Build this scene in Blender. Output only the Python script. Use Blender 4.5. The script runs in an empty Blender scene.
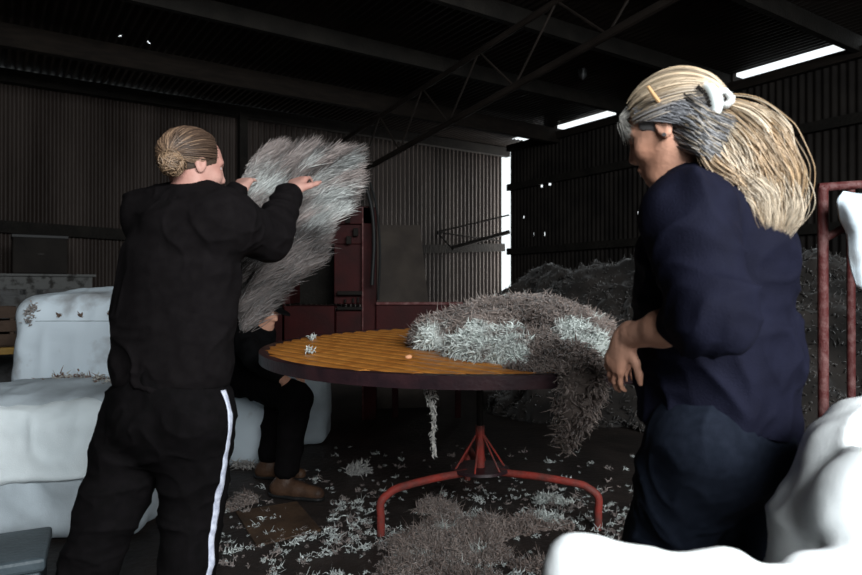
import bpy, math, random
import numpy as np
from mathutils import Vector, Matrix

# ------------------------------------------------------------------ camera, world, light, exposure
SC = bpy.context.scene
COL = SC.collection
FPX, CX, HY, CH = 650.0, 431.0, 290.0, 1.15      # focal length in pixels, image centre, eye level, camera height
cd = bpy.data.cameras.new('camera'); cam = bpy.data.objects.new('camera', cd); COL.objects.link(cam)
cd.sensor_width = 36.0; cd.lens = FPX / 862 * 36.0
cam.location = (0, 0, CH)
cam.rotation_euler = (math.radians(90) + math.atan((HY - 287.5) / FPX), 0, 0)
cd.clip_start = 0.05; cd.clip_end = 200
cd.dof.use_dof = True; cd.dof.focus_distance = 3.0; cd.dof.aperture_fstop = 4.0
SC.camera = cam
SC.view_settings.view_transform = 'Standard'; SC.view_settings.look = 'None'
SC.view_settings.gamma = 1; SC.view_settings.use_curve_mapping = False
SC.view_settings.exposure = 0.85

wd = bpy.data.worlds.new('overcast_sky'); SC.world = wd; wd.use_nodes = True
bg = wd.node_tree.nodes['Background']
bg.inputs[0].default_value = (0.90, 0.97, 1.0, 1); bg.inputs[1].default_value = 0.75

# shed frame: C is the far corner, U runs along the back wall, V along the right wall towards the camera
C0 = np.array([1.32, 11.0]); Un = np.array([.83, .557]); Vn = np.array([.557, -.83])
def sh(u, v, z=0.0):
    p = C0 + Un * u + Vn * v
    return Vector((p[0], p[1], z))
def area(name, loc, target, sx, sy, power, col):
    l = bpy.data.lights.new(name, 'AREA'); l.shape = 'RECTANGLE'; l.size = sx; l.size_y = sy
    l.energy = power; l.color = col
    o = bpy.data.objects.new(name, l); COL.objects.link(o); o.location = loc
    o.rotation_euler = (Vector(target) - Vector(loc)).to_track_quat('-Z', 'Y').to_euler()
    return o
# daylight through the big doorway of the front wall
area('doorway_daylight', sh(-6.7, 10.7, 2.7), sh(-6.2, 6.6, 0.3), 3.6, 1.4, 230, (0.93, 0.98, 1.0))
# daylight entering the slot at the far corner
area('corner_daylight', sh(.55, .40, 1.8), sh(-1.5, .0, 1.8), .5, 3.0, 60, (1.0, 0.97, 0.94))

# ------------------------------------------------------------------ helpers
rng = np.random.RandomState(7); random.seed(7)
def P(px, py, Y):
    return np.array([(px - CX) / FPX * Y, Y, CH - (py - HY) / FPX * Y])
def A(*v): return np.array(v, float)
def unit(v):
    v = np.array(v, float); return v / (np.linalg.norm(v) + 1e-12)

_L = np.random.RandomState(3).rand(32, 32, 32)
def vn(p, s=1.0, off=0.0):
    p = np.asarray(p) * s + off
    i = np.floor(p).astype(int); f = p - i; f = f * f * (3 - 2 * f)
    i0 = i & 31; i1 = (i + 1) & 31
    x0, y0, z0 = i0[..., 0], i0[..., 1], i0[..., 2]; x1, y1, z1 = i1[..., 0], i1[..., 1], i1[..., 2]
    fx, fy, fz = f[..., 0], f[..., 1], f[..., 2]
    a = _L[x0, y0, z0] * (1 - fx) + _L[x1, y0, z0] * fx; b = _L[x0, y1, z0] * (1 - fx) + _L[x1, y1, z0] * fx
    c = _L[x0, y0, z1] * (1 - fx) + _L[x1, y0, z1] * fx; d = _L[x0, y1, z1] * (1 - fx) + _L[x1, y1, z1] * fx
    return ((a * (1 - fy) + b * fy) * (1 - fz) + (c * (1 - fy) + d * fy) * fz) * 2 - 1
def fbm(p, s=1.0, n=4, off=0.0):
    r = 0; am = 1
    for k in range(n):
        r = r + am * vn(p, s, off + 7.3 * k); s *= 2.03; am *= .5
    return r

class Field:
    def __init__(self, lo, hi, h):
        self.h = h; self.lo = np.array(lo, float)
        self.n = np.ceil((np.array(hi) - self.lo) / h).astype(int) + 1
        self.F = np.full(self.n, 1.0, np.float32)
    def _loc(self, lo, hi):
        a = np.clip(np.floor((np.array(lo) - self.lo) / self.h).astype(int), 0, self.n)
        b = np.clip(np.ceil((np.array(hi) - self.lo) / self.h).astype(int) + 1, 0, self.n)
        if np.any(b <= a): return None, None
        g = [self.lo[q] + self.h * np.arange(a[q], b[q]) for q in range(3)]
        p = np.stack(np.meshgrid(*g, indexing='ij'), -1)
        return (slice(a[0], b[0]), slice(a[1], b[1]), slice(a[2], b[2])), p
    def _un(self, sl, d, k):
        o = self.F[sl]
        if k <= 0: self.F[sl] = np.minimum(o, d); return
        hh = np.maximum(k - np.abs(o - d), 0) / k
        self.F[sl] = np.minimum(o, d) - hh * hh * k * .25
    def cone(self, a, b, ra, rb, k=.03, ax=None, s=1.0):
        a = np.array(a, float); b = np.array(b, float)
        m = max(ra, rb) * (max(1, s)) + k + 2 * self.h
        sl, p = self._loc(np.minimum(a, b) - m, np.maximum(a, b) + m)
        if sl is None: return self
        ba = b - a; q = p - a
        if ax is not None:
            ax = unit(ax); q = q + (1 / s - 1) * (q @ ax)[..., None] * ax; ba = ba + (1 / s - 1) * (ba @ ax) * ax
        t = np.clip((q @ ba) / (ba @ ba + 1e-12), 0, 1)
        d = np.linalg.norm(q - t[..., None] * ba, axis=-1) - (ra + t * (rb - ra))
        if ax is not None: d = d * min(1, s)
        self._un(sl, d, k); return self
    def chain(self, pts, rs, k=.03, ax=None, s=1.0):
        for i in range(len(pts) - 1): self.cone(pts[i], pts[i + 1], rs[i], rs[i + 1], k, ax, s)
        return self
    def ell(self, c, semi, M=None, k=.03, sub=False):
        c = np.array(c, float); semi = np.array(semi, float); m = semi.max() + k + 2 * self.h
        sl, p = self._loc(c - m, c + m)
        if sl is None: return self
        q = p - c
        if M is not None: q = q @ np.array(M).T
        k0 = np.linalg.norm(q / semi, axis=-1); k1 = np.linalg.norm(q / semi ** 2, axis=-1) + 1e-9
        d = k0 * (k0 - 1) / k1
        if sub:
            o = self.F[sl]; hh = np.maximum(k - np.abs(o + d), 0) / max(k, 1e-6)
            self.F[sl] = np.maximum(o, -d) + hh * hh * k * .25
        else: self._un(sl, d, k)
        return self
    def box(self, c, half, r, M=None, k=.03):
        c = np.array(c, float); half = np.array(half, float); m = np.linalg.norm(half) + k + 2 * self.h
        sl, p = self._loc(c - m, c + m)
        if sl is None: return self
        q = p - c
        if M is not None: q = q @ np.array(M).T
        q = np.abs(q) - (half - r)
        d = np.linalg.norm(np.maximum(q, 0), axis=-1) + np.minimum(q.max(-1), 0) - r
        self._un(sl, d, k); return self
    def cut(self, c, n, rad=9):
        c = np.array(c, float); n = unit(n)
        sl, p = self._loc(c - rad, c + rad)
        if sl is None: return self
        q = p - c; d = q @ n
        msk = np.linalg.norm(q, axis=-1) < rad
        o = self.F[sl]; self.F[sl] = np.where(msk, np.maximum(o, d), o); return self
    def mesh(self):
        F = self.F; S = F < 0; n = np.array(F.shape)
        cnt = np.zeros(n - 1, np.int8)
        for a in (0, 1):
            for b in (0, 1):
                for c in (0, 1):
                    cnt += S[a:n[0] - 1 + a, b:n[1] - 1 + b, c:n[2] - 1 + c]
        act = (cnt > 0) & (cnt < 8)
        I = np.argwhere(act); idx = np.full(n - 1, -1, np.int64); idx[act] = np.arange(len(I))
        pos = np.zeros((len(I), 3)); num = np.zeros(len(I))
        cs = [(a, b, c) for a in (0, 1) for b in (0, 1) for c in (0, 1)]
        for x in cs:
            for y in cs:
                if sum(y) - sum(x) == 1 and all(y[q] >= x[q] for q in range(3)):
                    fa = F[I[:, 0] + x[0], I[:, 1] + x[1], I[:, 2] + x[2]]; fb = F[I[:, 0] + y[0], I[:, 1] + y[1], I[:, 2] + y[2]]
                    cr = (fa < 0) != (fb < 0); t = np.where(cr, fa / np.where(cr, fa - fb, 1), 0)
                    pos += cr[:, None] * (np.array(x) + t[:, None] * (np.array(y) - np.array(x))); num += cr
        pos = self.lo + self.h * (I + pos / num[:, None])
        faces = []
        for ax in range(3):
            o1, o2 = [(1, 2), (2, 0), (0, 1)][ax]
            sa = [slice(None)] * 3; sb = [slice(None)] * 3; sa[ax] = slice(0, n[ax] - 1); sb[ax] = slice(1, n[ax])
            A_ = S[tuple(sa)]; B_ = S[tuple(sb)]
            E = np.argwhere(A_ != B_); E = E[(E[:, o1] > 0) & (E[:, o2] > 0) & (E[:, o1] < n[o1] - 1) & (E[:, o2] < n[o2] - 1)]
            ins = A_[E[:, 0], E[:, 1], E[:, 2]]
            def cell(d1, d2):
                Q = E.copy(); Q[:, o1] -= d1; Q[:, o2] -= d2
                return idx[Q[:, 0], Q[:, 1], Q[:, 2]]
            q = np.stack([cell(1, 1), cell(0, 1), cell(0, 0), cell(1, 0)], 1)
            q[~ins] = q[~ins][:, ::-1]; faces.append(q)
        return pos, np.concatenate(faces)
def normals(v, f):
    n = np.cross(v[f[:, 2]] - v[f[:, 0]], v[f[:, 3]] - v[f[:, 1]])
    out = np.zeros_like(v)
    for k in range(4):
        for q in range(3): out[:, q] += np.bincount(f[:, k], n[:, q], len(v))
    return out / (np.linalg.norm(out, axis=1)[:, None] + 1e-12)
def relax(v, f, it=2, w=.5):
    e = np.concatenate([f[:, [0, 1]], f[:, [1, 2]], f[:, [2, 3]], f[:, [3, 0]]])
    a = np.concatenate([e[:, 0], e[:, 1]]); b = np.concatenate([e[:, 1], e[:, 0]])
    c = np.bincount(a, minlength=len(v))[:, None]
    for _ in range(it):
        s = np.stack([np.bincount(a, v[b, q], len(v)) for q in range(3)], 1)
        v = v * (1 - w) + w * s / np.maximum(c, 1)
    return v
def disp(v, f, fn):
    return v + normals(v, f) * fn(v)[:, None]

def link(name, me, mat=None, parent=None, smooth=True):
    o = bpy.data.objects.new(name, me); COL.objects.link(o)
    if mat: me.materials.append(mat)
    if smooth:
        me.polygons.foreach_set('use_smooth', [True] * len(me.polygons))
    if parent:
        o.parent = parent; o.matrix_parent_inverse = parent.matrix_basis.inverted()
    return o
def mk(name, v, f, mat=None, parent=None, smooth=True, col=None):
    me = bpy.data.meshes.new(name)
    v = np.asarray(v, np.float32)
    if isinstance(f, np.ndarray):
        k = f.shape[1]; me.vertices.add(len(v)); me.vertices.foreach_set('co', v.ravel())
        me.loops.add(f.size); me.loops.foreach_set('vertex_index', f.ravel().astype(np.int32))
        me.polygons.add(len(f)); me.polygons.foreach_set('loop_start', np.arange(len(f), dtype=np.int32) * k)
        me.polygons.foreach_set('loop_total', np.full(len(f), k, np.int32))
        me.update(calc_edges=True); me.validate()
    else:
        me.from_pydata([tuple(q) for q in v], [], f); me.update()
    if col is not None:
        at = me.color_attributes.new('tint', 'FLOAT_COLOR', 'POINT')
        c4 = np.ones((len(v), 4), np.float32); c4[:, :3] = col; at.data.foreach_set('color', c4.ravel())
    return link(name, me, mat, parent, smooth)
def tag(o, label=None, cat=None, group=None, kind=None):
    if label: o['label'] = label
    if cat: o['category'] = cat
    if group: o['group'] = group
    if kind: o['kind'] = kind
    return o
def empty(name, loc, label=None, cat=None, group=None):
    o = bpy.data.objects.new(name, None); COL.objects.link(o); o.location = loc
    o.empty_display_size = .1
    return tag(o, label, cat, group)

class MB:
    """collects simple solids into one mesh"""
    def __init__(self): self.v = []; self.f = []
    def add(self, vs, fs):
        n = len(self.v); self.v += [tuple(x) for x in vs]; self.f += [tuple(i + n for i in q) for q in fs]; return self
    def box(self, c, half, M=None, bev=0.0):
        c = np.array(c, float); hx, hy, hz = half; M = np.eye(3) if M is None else np.array(M)   # rows = axes
        b = min(bev, hx * .9, hy * .9, hz * .9)
        if b <= 0:
            q = [(sx * hx, sy * hy, sz * hz) for sx in (-1, 1) for sy in (-1, 1) for sz in (-1, 1)]
            fs = [(0, 1, 3, 2), (4, 6, 7, 5), (0, 4, 5, 1), (2, 3, 7, 6), (0, 2, 6, 4), (1, 5, 7, 3)]
            return self.add([c + np.array(p) @ M for p in q], fs)
        import bmesh
        bm = bmesh.new(); bmesh.ops.create_cube(bm, size=1)
        for w in bm.verts: w.co = Vector((w.co.x * 2 * hx, w.co.y * 2 * hy, w.co.z * 2 * hz))
        bmesh.ops.bevel(bm, geom=bm.edges[:], offset=b, segments=2, affect='EDGES', profile=.5)
        bm.verts.ensure_lookup_table()
        vs = [c + np.array(w.co) @ M for w in bm.verts]; fs = [[w.index for w in fc.verts] for fc in bm.faces]
        bm.free(); return self.add(vs, fs)
    def bar(self, a, b, w, h, up=(0, 0, 1), bev=0.0):
        a = np.array(a, float); b = np.array(b, float); d = unit(b - a); s = unit(np.cross(d, up)); t = np.cross(s, d)
        return self.box((a + b) / 2, (np.linalg.norm(b - a) / 2, w / 2, h / 2), [d, s, t], bev)
    def tube(self, pts, rs, n=10, cap=True):
        pts = [np.array(p, float) for p in pts]
        if not hasattr(rs, '__len__'): rs = [rs] * len(pts)
        vs = []; prev = None
        for i, p in enumerate(pts):
            d = unit(pts[min(i + 1, len(pts) - 1)] - pts[max(i - 1, 0)])
            if prev is None: prev = unit(np.cross(d, (0.31, .2, .9) if abs(d[2]) < .9 else (1, .1, 0)))
            s = unit(prev - d * (prev @ d)); prev = s; t = np.cross(d, s)
            for k in range(n):
                a = 2 * math.pi * k / n; vs.append(p + rs[i] * (math.cos(a) * s + math.sin(a) * t))
        fs = []
        for i in range(len(pts) - 1):
            for k in range(n):
                fs.append((i * n + k, i * n + (k + 1) % n, (i + 1) * n + (k + 1) % n, (i + 1) * n + k))
        if cap: fs += [tuple(range(n))[::-1], tuple((len(pts) - 1) * n + k for k in range(n))]
        return self.add(vs, fs)
    def build(self, name, mat, parent=None, smooth=False):
        me = bpy.data.meshes.new(name); me.from_pydata(self.v, [], self.f); me.update()
        o = link(name, me, mat, parent, False)
        if smooth:
            me.polygons.foreach_set('use_smooth', [True] * len(me.polygons))
            me.set_sharp_from_angle(angle=math.radians(40))
        return o
def spline(pts, n=8):
    pts = [np.array(p, float) for p in pts]; pts = [2 * pts[0] - pts[1]] + pts + [2 * pts[-1] - pts[-2]]
    out = []
    for i in range(1, len(pts) - 2):
        for k in range(n):
            t = k / n; a, b, c, d = pts[i - 1], pts[i], pts[i + 1], pts[i + 2]
            out.append(.5 * (2 * b + (c - a) * t + (2 * a - 5 * b + 4 * c - d) * t * t + (3 * b - 3 * c + d - a) * t ** 3))
    out.append(pts[-2]); return np.array(out)

# ---- materials
def pm(name, c1, c2=None, scale=5, rough=.8, bump=0.0, bscale=40, metal=0.0, attr=False, stretch=(1, 1, 1), spec=.2, sheen=0.0, detail=6, lo=.35, hi=.65):
    m = bpy.data.materials.new(name); m.use_nodes = True; nt = m.node_tree; b = nt.nodes['Principled BSDF']
    b.inputs['Roughness'].default_value = rough; b.inputs['Metallic'].default_value = metal
    b.inputs['Specular IOR Level'].default_value = spec
    if sheen: b.inputs['Sheen Weight'].default_value = sheen
    tc = nt.nodes.new('ShaderNodeTexCoord'); mp = nt.nodes.new('ShaderNodeMapping'); nt.links.new(tc.outputs['Object'], mp.inputs[0])
    mp.inputs['Scale'].default_value = stretch
    colout = None
    if c2 is not None:
        n = nt.nodes.new('ShaderNodeTexNoise'); n.inputs['Scale'].default_value = scale; n.inputs['Detail'].default_value = detail
        nt.links.new(mp.outputs[0], n.inputs['Vector'])
        r = nt.nodes.new('ShaderNodeValToRGB'); r.color_ramp.elements[0].position = lo; r.color_ramp.elements[1].position = hi
        r.color_ramp.elements[0].color = (*c1, 1); r.color_ramp.elements[1].color = (*c2, 1)
        nt.links.new(n.outputs[0], r.inputs[0]); colout = r.outputs[0]
    else: b.inputs['Base Color'].default_value = (*c1, 1)
    if attr:
        a = nt.nodes.new('ShaderNodeAttribute'); a.attribute_name = 'tint'
        if colout is None: colout = a.outputs['Color']
        else:
            mx = nt.nodes.new('ShaderNodeMix'); mx.data_type = 'RGBA'; mx.blend_type = 'MULTIPLY'; mx.inputs[0].default_value = 1
            nt.links.new(a.outputs['Color'], mx.inputs[6]); nt.links.new(colout, mx.inputs[7]); colout = mx.outputs[2]
    if colout is not None: nt.links.new(colout, b.inputs['Base Color'])
    if bump:
        n2 = nt.nodes.new('ShaderNodeTexNoise'); n2.inputs['Scale'].default_value = bscale; n2.inputs['Detail'].default_value = 5
        nt.links.new(mp.outputs[0], n2.inputs['Vector'])
        bp = nt.nodes.new('ShaderNodeBump'); bp.inputs['Strength'].default_value = bump; bp.inputs['Distance'].default_value = .02
        nt.links.new(n2.outputs[0], bp.inputs['Height']); nt.links.new(bp.outputs[0], b.inputs['Normal'])
    return m
M = {}
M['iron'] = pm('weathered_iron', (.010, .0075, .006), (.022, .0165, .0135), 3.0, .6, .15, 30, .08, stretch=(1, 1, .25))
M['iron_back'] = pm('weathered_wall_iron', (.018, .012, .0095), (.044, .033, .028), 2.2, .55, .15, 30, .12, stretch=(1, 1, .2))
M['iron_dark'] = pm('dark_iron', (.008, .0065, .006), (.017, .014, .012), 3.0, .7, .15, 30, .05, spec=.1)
M['timber'] = pm('old_beam_timber', (.006, .0042, .003), (.013, .009, .0065), 6, .9, .4, 40, stretch=(1, 1, 6))
M['timber_dark'] = pm('dark_old_timber', (.006, .005, .004), (.012, .010, .008), 6, .85, .4, 40)
M['floor'] = pm('dirty_floor', (.012, .009, .008), (.030, .022, .019), 3.5, .62, .5, 25, spec=.35)
M['bag'] = pm('woven_bag', (.40, .42, .44), (.70, .79, .86), 5, .6, .12, 220, lo=.28, hi=.44)
M['bag_soiled'] = pm('soiled_woven_bag', (.34, .38, .41), (.54, .61, .66), 4, .65, .12, 220, lo=.3, hi=.6)
M['cover'] = pm('clean_cover_cloth', (.66, .73, .76), (.80, .86, .88), 3, .6, .12, 220)
M['bag_white'] = pm('clean_woven_bag', (.88, .91, .92), (.92, .94, .94), 3, .55, .08, 220)
M['wool'] = pm('wool_locks', (1, 1, 1), None, rough=.85, attr=True, sheen=.25, spec=.25)
M['hair'] = pm('hair_strands', (1, 1, 1), None, rough=.45, attr=True, spec=.5)
M['heap'] = pm('heaped_wool', (.015, .012, .010), (.042, .034, .030), 9, .9, .9, 26, detail=10, lo=.35, hi=.7)
M['red'] = pm('red_paint', (.036, .0022, .0022), (.020, .002, .002), 5, .65, .1, 60)
M['red_rust'] = pm('rusty_red_paint', (.30, .040, .030), (.14, .045, .038), 14, .55, .25, 80)
M['maroon'] = pm('worn_maroon_paint', (.085, .022, .021), (.18, .09, .085), 26, .5, .25, 120, lo=.45, hi=.75)
M['rim'] = pm('dark_rim_paint', (.040, .017, .020), (.020, .011, .014), 10, .4, .1, 60)
M['slat'] = pm('oiled_orange_timber', (.62, .25, .050), (.45, .16, .030), 4, .33, .12, 60, stretch=(1, 6, 1), spec=.5)
M['ply'] = pm('weathered_plywood', (.048, .038, .031), (.032, .025, .021), 5, .75, .2, 40)
M['plyfloor'] = pm('trodden_plywood', (.085, .050, .030), (.045, .028, .019), 6, .6, .2, 40)
M['peel'] = pm('peeling_white_paint', (.10, .10, .097), (.022, .02, .018), 11, .7, .3, 50, lo=.5, hi=.62, detail=8)
M['peel2'] = pm('greying_white_paint', (.085, .085, .085), (.035, .03, .028), 14, .7, .3, 50, lo=.5, hi=.7, detail=8)
M['black_cloth'] = pm('black_fleece_cloth', (.0050, .0040, .0044), (.0070, .0058, .0062), 30, .95, .15, 300, spec=.05)
M['black_jersey'] = pm('black_jersey', (.0032, .0028, .0030), (.0048, .004, .0045), 30, .9, .15, 300, spec=.05)
M['dark_work'] = pm('dark_work_cloth', (.004, .0038, .0042), (.006, .006, .0065), 30, .9, .2, 200, spec=.06)
M['stripe'] = pm('white_stripe_cloth', (.62, .64, .74), (.40, .42, .52), 60, .7, .1, 200)
M['navy'] = pm('navy_drill_cotton', (.0046, .0048, .0115), (.0068, .0072, .0165), 14, .8, .2, 260, spec=.08)
M['denim'] = pm('dark_denim', (.004, .006, .0115), (.007, .0095, .017), 50, .85, .2, 400, spec=.1)
M['skin'] = pm('skin', (.70, .38, .27), (.54, .27, .18), 9, .5, .12, 90)
M['skin_pale'] = pm('pale_skin', (.50, .29, .24), (.42, .21, .17), 9, .5, .08, 90)
M['leather'] = pm('brown_leather', (.075, .040, .024), (.040, .022, .015), 12, .5, .2, 80)
M['shoe'] = pm('dark_shoe', (.02, .02, .02), (.03, .028, .026), 12, .5, .2, 80)
M['eye'] = pm('eye_white', (.7, .68, .65), None, rough=.2)
M['clip'] = pm('pearl_clip_plastic', (.72, .76, .74), (.60, .66, .64), 20, .25)
M['scrunchie'] = pm('pale_satin', (.62, .62, .60), (.45, .45, .44), 40, .4, .3, 120)
M['pen'] = pm('tan_wood', (.55, .33, .16), None, rough=.5)
M['case'] = pm('slate_blue_paint', (.060, .078, .090), (.040, .052, .060), 8, .45, .12, 60)
M['black_plastic'] = pm('black_rubber', (.012, .012, .012), None, rough=.5)
M['yellow'] = pm('yellow_board', (.40, .24, .06), (.25, .15, .05), 6, .6, .1, 40)
M['steel'] = pm('galvanised_steel', (.20, .21, .22), (.12, .12, .12), 12, .45, .1, 40, .7)
M['crate'] = pm('brown_crate', (.075, .048, .034), (.05, .032, .024), 8, .8, .2, 40)

# ------------------------------------------------------------------ structure
PITCH, AMP, SEG = .076, .012, 6
def corrugated(name, org, du, dv, lu, lv, nrm, mat, holes=(), top=None):
    """sheet spanning lu along du (across the ribs) and lv along dv (along the ribs); holes = (u, v, half_u, half_v)"""
    org = np.array(org, float); du = np.array(du, float); dv = np.array(dv, float); nrm = np.array(nrm, float)
    nu = int(lu / PITCH * SEG); us = np.arange(nu + 1) * PITCH / SEG
    vs = set(np.linspace(0, lv, 7))
    for (a, b, c, d) in holes: vs |= {b - d, b + d}
    vs = np.array(sorted(vs)); nv = len(vs)
    w = AMP * np.sin(us / PITCH * 2 * math.pi)
    lap = .0025 * (np.floor(us / .762) % 2)
    pts = org + us[:, None, None] * du + vs[None, :, None] * dv + (w + lap)[:, None, None] * nrm
    i, j = np.meshgrid(np.arange(nu), np.arange(nv - 1), indexing='ij')
    keep = np.ones(i.shape, bool)
    uc = (us[:-1] + us[1:]) / 2; vc = (vs[:-1] + vs[1:]) / 2
    for (a, b, c, d) in holes: keep &= ~((np.abs(uc - a)[:, None] < c) & (np.abs(vc - b)[None] < d))
    i = i[keep]; j = j[keep]
    f = np.stack([i * nv + j, (i + 1) * nv + j, (i + 1) * nv + j + 1, i * nv + j + 1], 1)
    o = mk(name, pts.reshape(-1, 3), f, mat); tag(o, kind='structure'); return o
U3 = A(*Un, 0); V3 = A(*Vn, 0); Z3 = A(0, 0, 1)
WL, VL, ZT, ZR = 15.0, 10.8, 3.42, 3.53
def uv_of(p):
    q = np.array(p[:2]) - C0; return q @ Un, q @ Vn
UR = -.50
def on_right(px, py):
    t = (px - CX) / FPX; C_ = C0 + Un * UR; s = (t * C_[1] - C_[0]) / (Vn[0] - t * Vn[1]); Y = C_[1] + s * Vn[1]
    return s, CH - (py - HY) / FPX * Y
def on_roof(px, py):
    Y = (ZR - CH) * FPX / (HY - py); return uv_of(((px - CX) / FPX * Y, Y))
# floor
fl = MB()
vs = [sh(-WL - .3, -.3, 0), sh(.3, -.3, 0), sh(.3, VL + .5, 0), sh(-WL - .3, VL + .5, 0)]
nq = 110; gx, gy = np.meshgrid(np.linspace(-WL - .3, .5, nq), np.linspace(-.3, VL + .5, nq), indexing='ij')
pp = np.array([list(C0 + Un * a + Vn * b) + [0] for a, b in zip(gx.ravel(), gy.ravel())])
ii, jj = np.meshgrid(np.arange(nq - 1), np.arange(nq - 1), indexing='ij'); ii = ii.ravel(); jj = jj.ravel()
floor = mk('floor', pp, np.stack([ii * nq + jj, (ii + 1) * nq + jj, (ii + 1) * nq + jj + 1, ii * nq + jj + 1], 1), M['floor']); tag(floor, kind='structure')
# back wall ends short of the corner; side opening lets daylight rake along it
BE = -.17
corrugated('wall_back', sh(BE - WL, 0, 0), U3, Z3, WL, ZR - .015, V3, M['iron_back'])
# right wall begins at E, leaving the slot of daylight
vE = .62
holes = []
for px, py in ((542, 186), (550, 184), (534, 234), (545, 234), (640, 213), (524, 217)):
    s, z = on_right(px, py); holes.append((s - vE, z, .016, .02 if py != 234 else .026))
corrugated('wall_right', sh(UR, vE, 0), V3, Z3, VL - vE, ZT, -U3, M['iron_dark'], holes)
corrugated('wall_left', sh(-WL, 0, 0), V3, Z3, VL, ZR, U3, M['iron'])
# front wall with a wide open doorway
corrugated('wall_front', sh(-WL, VL, 0), U3, Z3, WL - 8.9, ZR, -V3, M['iron'])
corrugated('wall_front', sh(-4.5, VL, 0), U3, Z3, 4.5, ZR, -V3, M['iron'])
hol = []
for px, py, r in ((119, 36, .016), (148, 42, .012), (580, 28, .014), (594, 32, .014), (607, 37, .014), (607, 52, .012)):
    a, b = on_roof(px, py); hol.append((a + WL + .2, b + .2, r, r))
corrugated('ceiling', sh(-WL - .2, -.2, ZR), U3, V3, WL + .2 + UR + .03, VL + .4, -Z3, M['iron'], hol)
corrugated('ceiling', sh(UR + .03, -.2, ZR), U3, V3, -UR + .1, .2 + vE, -Z3, M['iron'])
# rail on top of the right wall with the daylight gaps left between packers
k_ = 0
def trim(mb, mat='timber'):
    global k_
    k_ += 1; return tag(mb.build('trim_%d' % k_, M[mat]), kind='structure')
def srange(x0, x1): return on_right(x0, 150)[0], on_right(x1, 150)[0]
for x0, x1 in ((546, 556), (618, 735)):
    a, b = srange(x0, x1); m = MB(); m.box((np.array(sh(UR, a, ZT + .06)) + np.array(sh(UR, b, ZT + .06))) / 2, ((b - a) / 2, .035, .070), [V3, U3, Z3]); trim(m)
m = MB(); m.bar(sh(UR - .06, vE, ZT - .06), sh(UR - .06, VL, ZT - .06), .05, .10); trim(m)
# beams under the roof parallel to the back wall
m = MB(); m.bar(sh(-WL, .10, 3.44), sh(-.1, .10, 3.44), .10, .14); trim(m, 'timber_dark')
m = MB(); m.bar(sh(-WL, 1.66, 3.36), sh(-.15, 1.66, 3.36), .08, .20); trim(m)
for v_ in (3.0, 4.3, 5.6, 6.9, 8.2, 9.5):
    m = MB(); m.bar(sh(-WL, v_, 3.43), sh(-.15, v_, 3.43), .06, .15); trim(m, 'timber_dark')
# girts on the back wall, the right wall and posts
m = MB(); m.bar(sh(-WL, .07, 2.03), sh(-2.9, .07, 1.72), .06, .13); trim(m, 'timber_dark')
m = MB(); m.bar(sh(-2.4, .07, 1.74), sh(BE, .07, 1.86), .06, .13); trim(m, 'timber_dark')
for z_ in (1.75, 2.75):
    m = MB(); m.bar(sh(UR - .06, vE, z_), sh(UR - .06, VL, z_), .05, .10); trim(m, 'timber_dark')
m = MB(); m.box(sh(UR + .07, vE + .07, 1.7), (.04, .05, 1.68), [U3, V3, Z3]); trim(m, 'timber_dark')
for v_ in (3.6, 6.8, 10.0):
    m = MB(); m.box(sh(UR - .1, v_, 1.7), (.05, .05, 1.7), [U3, V3, Z3]); trim(m, 'timber_dark')
for u_ in (-4.6, -8.2, -11.8):
    m = MB(); m.box(sh(u_, .16, 1.7), (.05, .05, 1.7), [U3, V3, Z3]); trim(m, 'timber_dark')
# loose rods braced across the far corner
rd = empty('brace_rods', sh(-1.0, .5, 1.9), 'thin dark steel rods braced across the bright far corner above the wool heap', 'brace')
a = P(509, 232, 10.3); b = P(452, 248, 9.9)
MB().tube([a, b], .035).build('rod', M['iron_dark'], rd)
MB().tube([P(509, 215, 10.3), P(437, 232, 9.7)], .014).build('rod', M['iron_dark'], rd)
MB().tube([P(437, 232, 9.7), P(500, 241, 10.4)], .012).build('rod', M['iron_dark'], rd)
MB().tube([P(437, 232, 9.7), P(452, 248, 9.9)], .014).build('rod', M['iron_dark'], rd)
# light roof truss
tr = empty('roof_truss', P(435, 90, 6.6), 'slim dark steel roof truss with zigzag webs under the iron roof', 'roof truss')
td = unit((.507, -.9, .02)); o1 = A(-1.9, 9.6, 2.42); o2 = o1 + A(0, 0, .55)
MB().tube([o1, o1 + td * 9.5 + A(0, 0, .40)], .030).build('chord', M['iron'], tr)
MB().tube([o2, o2 + td * 9.5 + A(0, 0, .22)], .026).build('chord', M['iron'], tr)
for i in range(9):
    t0 = i * 1.0 + .2
    f1 = o1 + td * t0 + A(0, 0, .40 * t0 / 9.5); f2 = o2 + td * (t0 + .5) + A(0, 0, .22 * (t0 + .5) / 9.5); f3 = o1 + td * (t0 + 1) + A(0, 0, .40 * (t0 + 1) / 9.5)
    MB().tube([f1, f2], .010, 6).build('web', M['iron'], tr); MB().tube([f2, f3], .010, 6).build('web', M['iron'], tr)
# insulator hanging from the roof
hg = MB(); c = P(583, 70, 7.0)
hg.tube([A(c[0], c[1], ZR - .02), A(c[0], c[1], c[2] + .09)], .004, 6); hg.tube([c + A(0, 0, .09), c + A(0, 0, .05), c + A(0, 0, .03), c - A(0, 0, .06), c - A(0, 0, .1)], [.015, .03, .05, .045, .01], 12)
tag(hg.build('hanging_lamp', M['steel'], smooth=True), 'small unlit lamp holder hanging from the dark roof', 'lamp')

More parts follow.
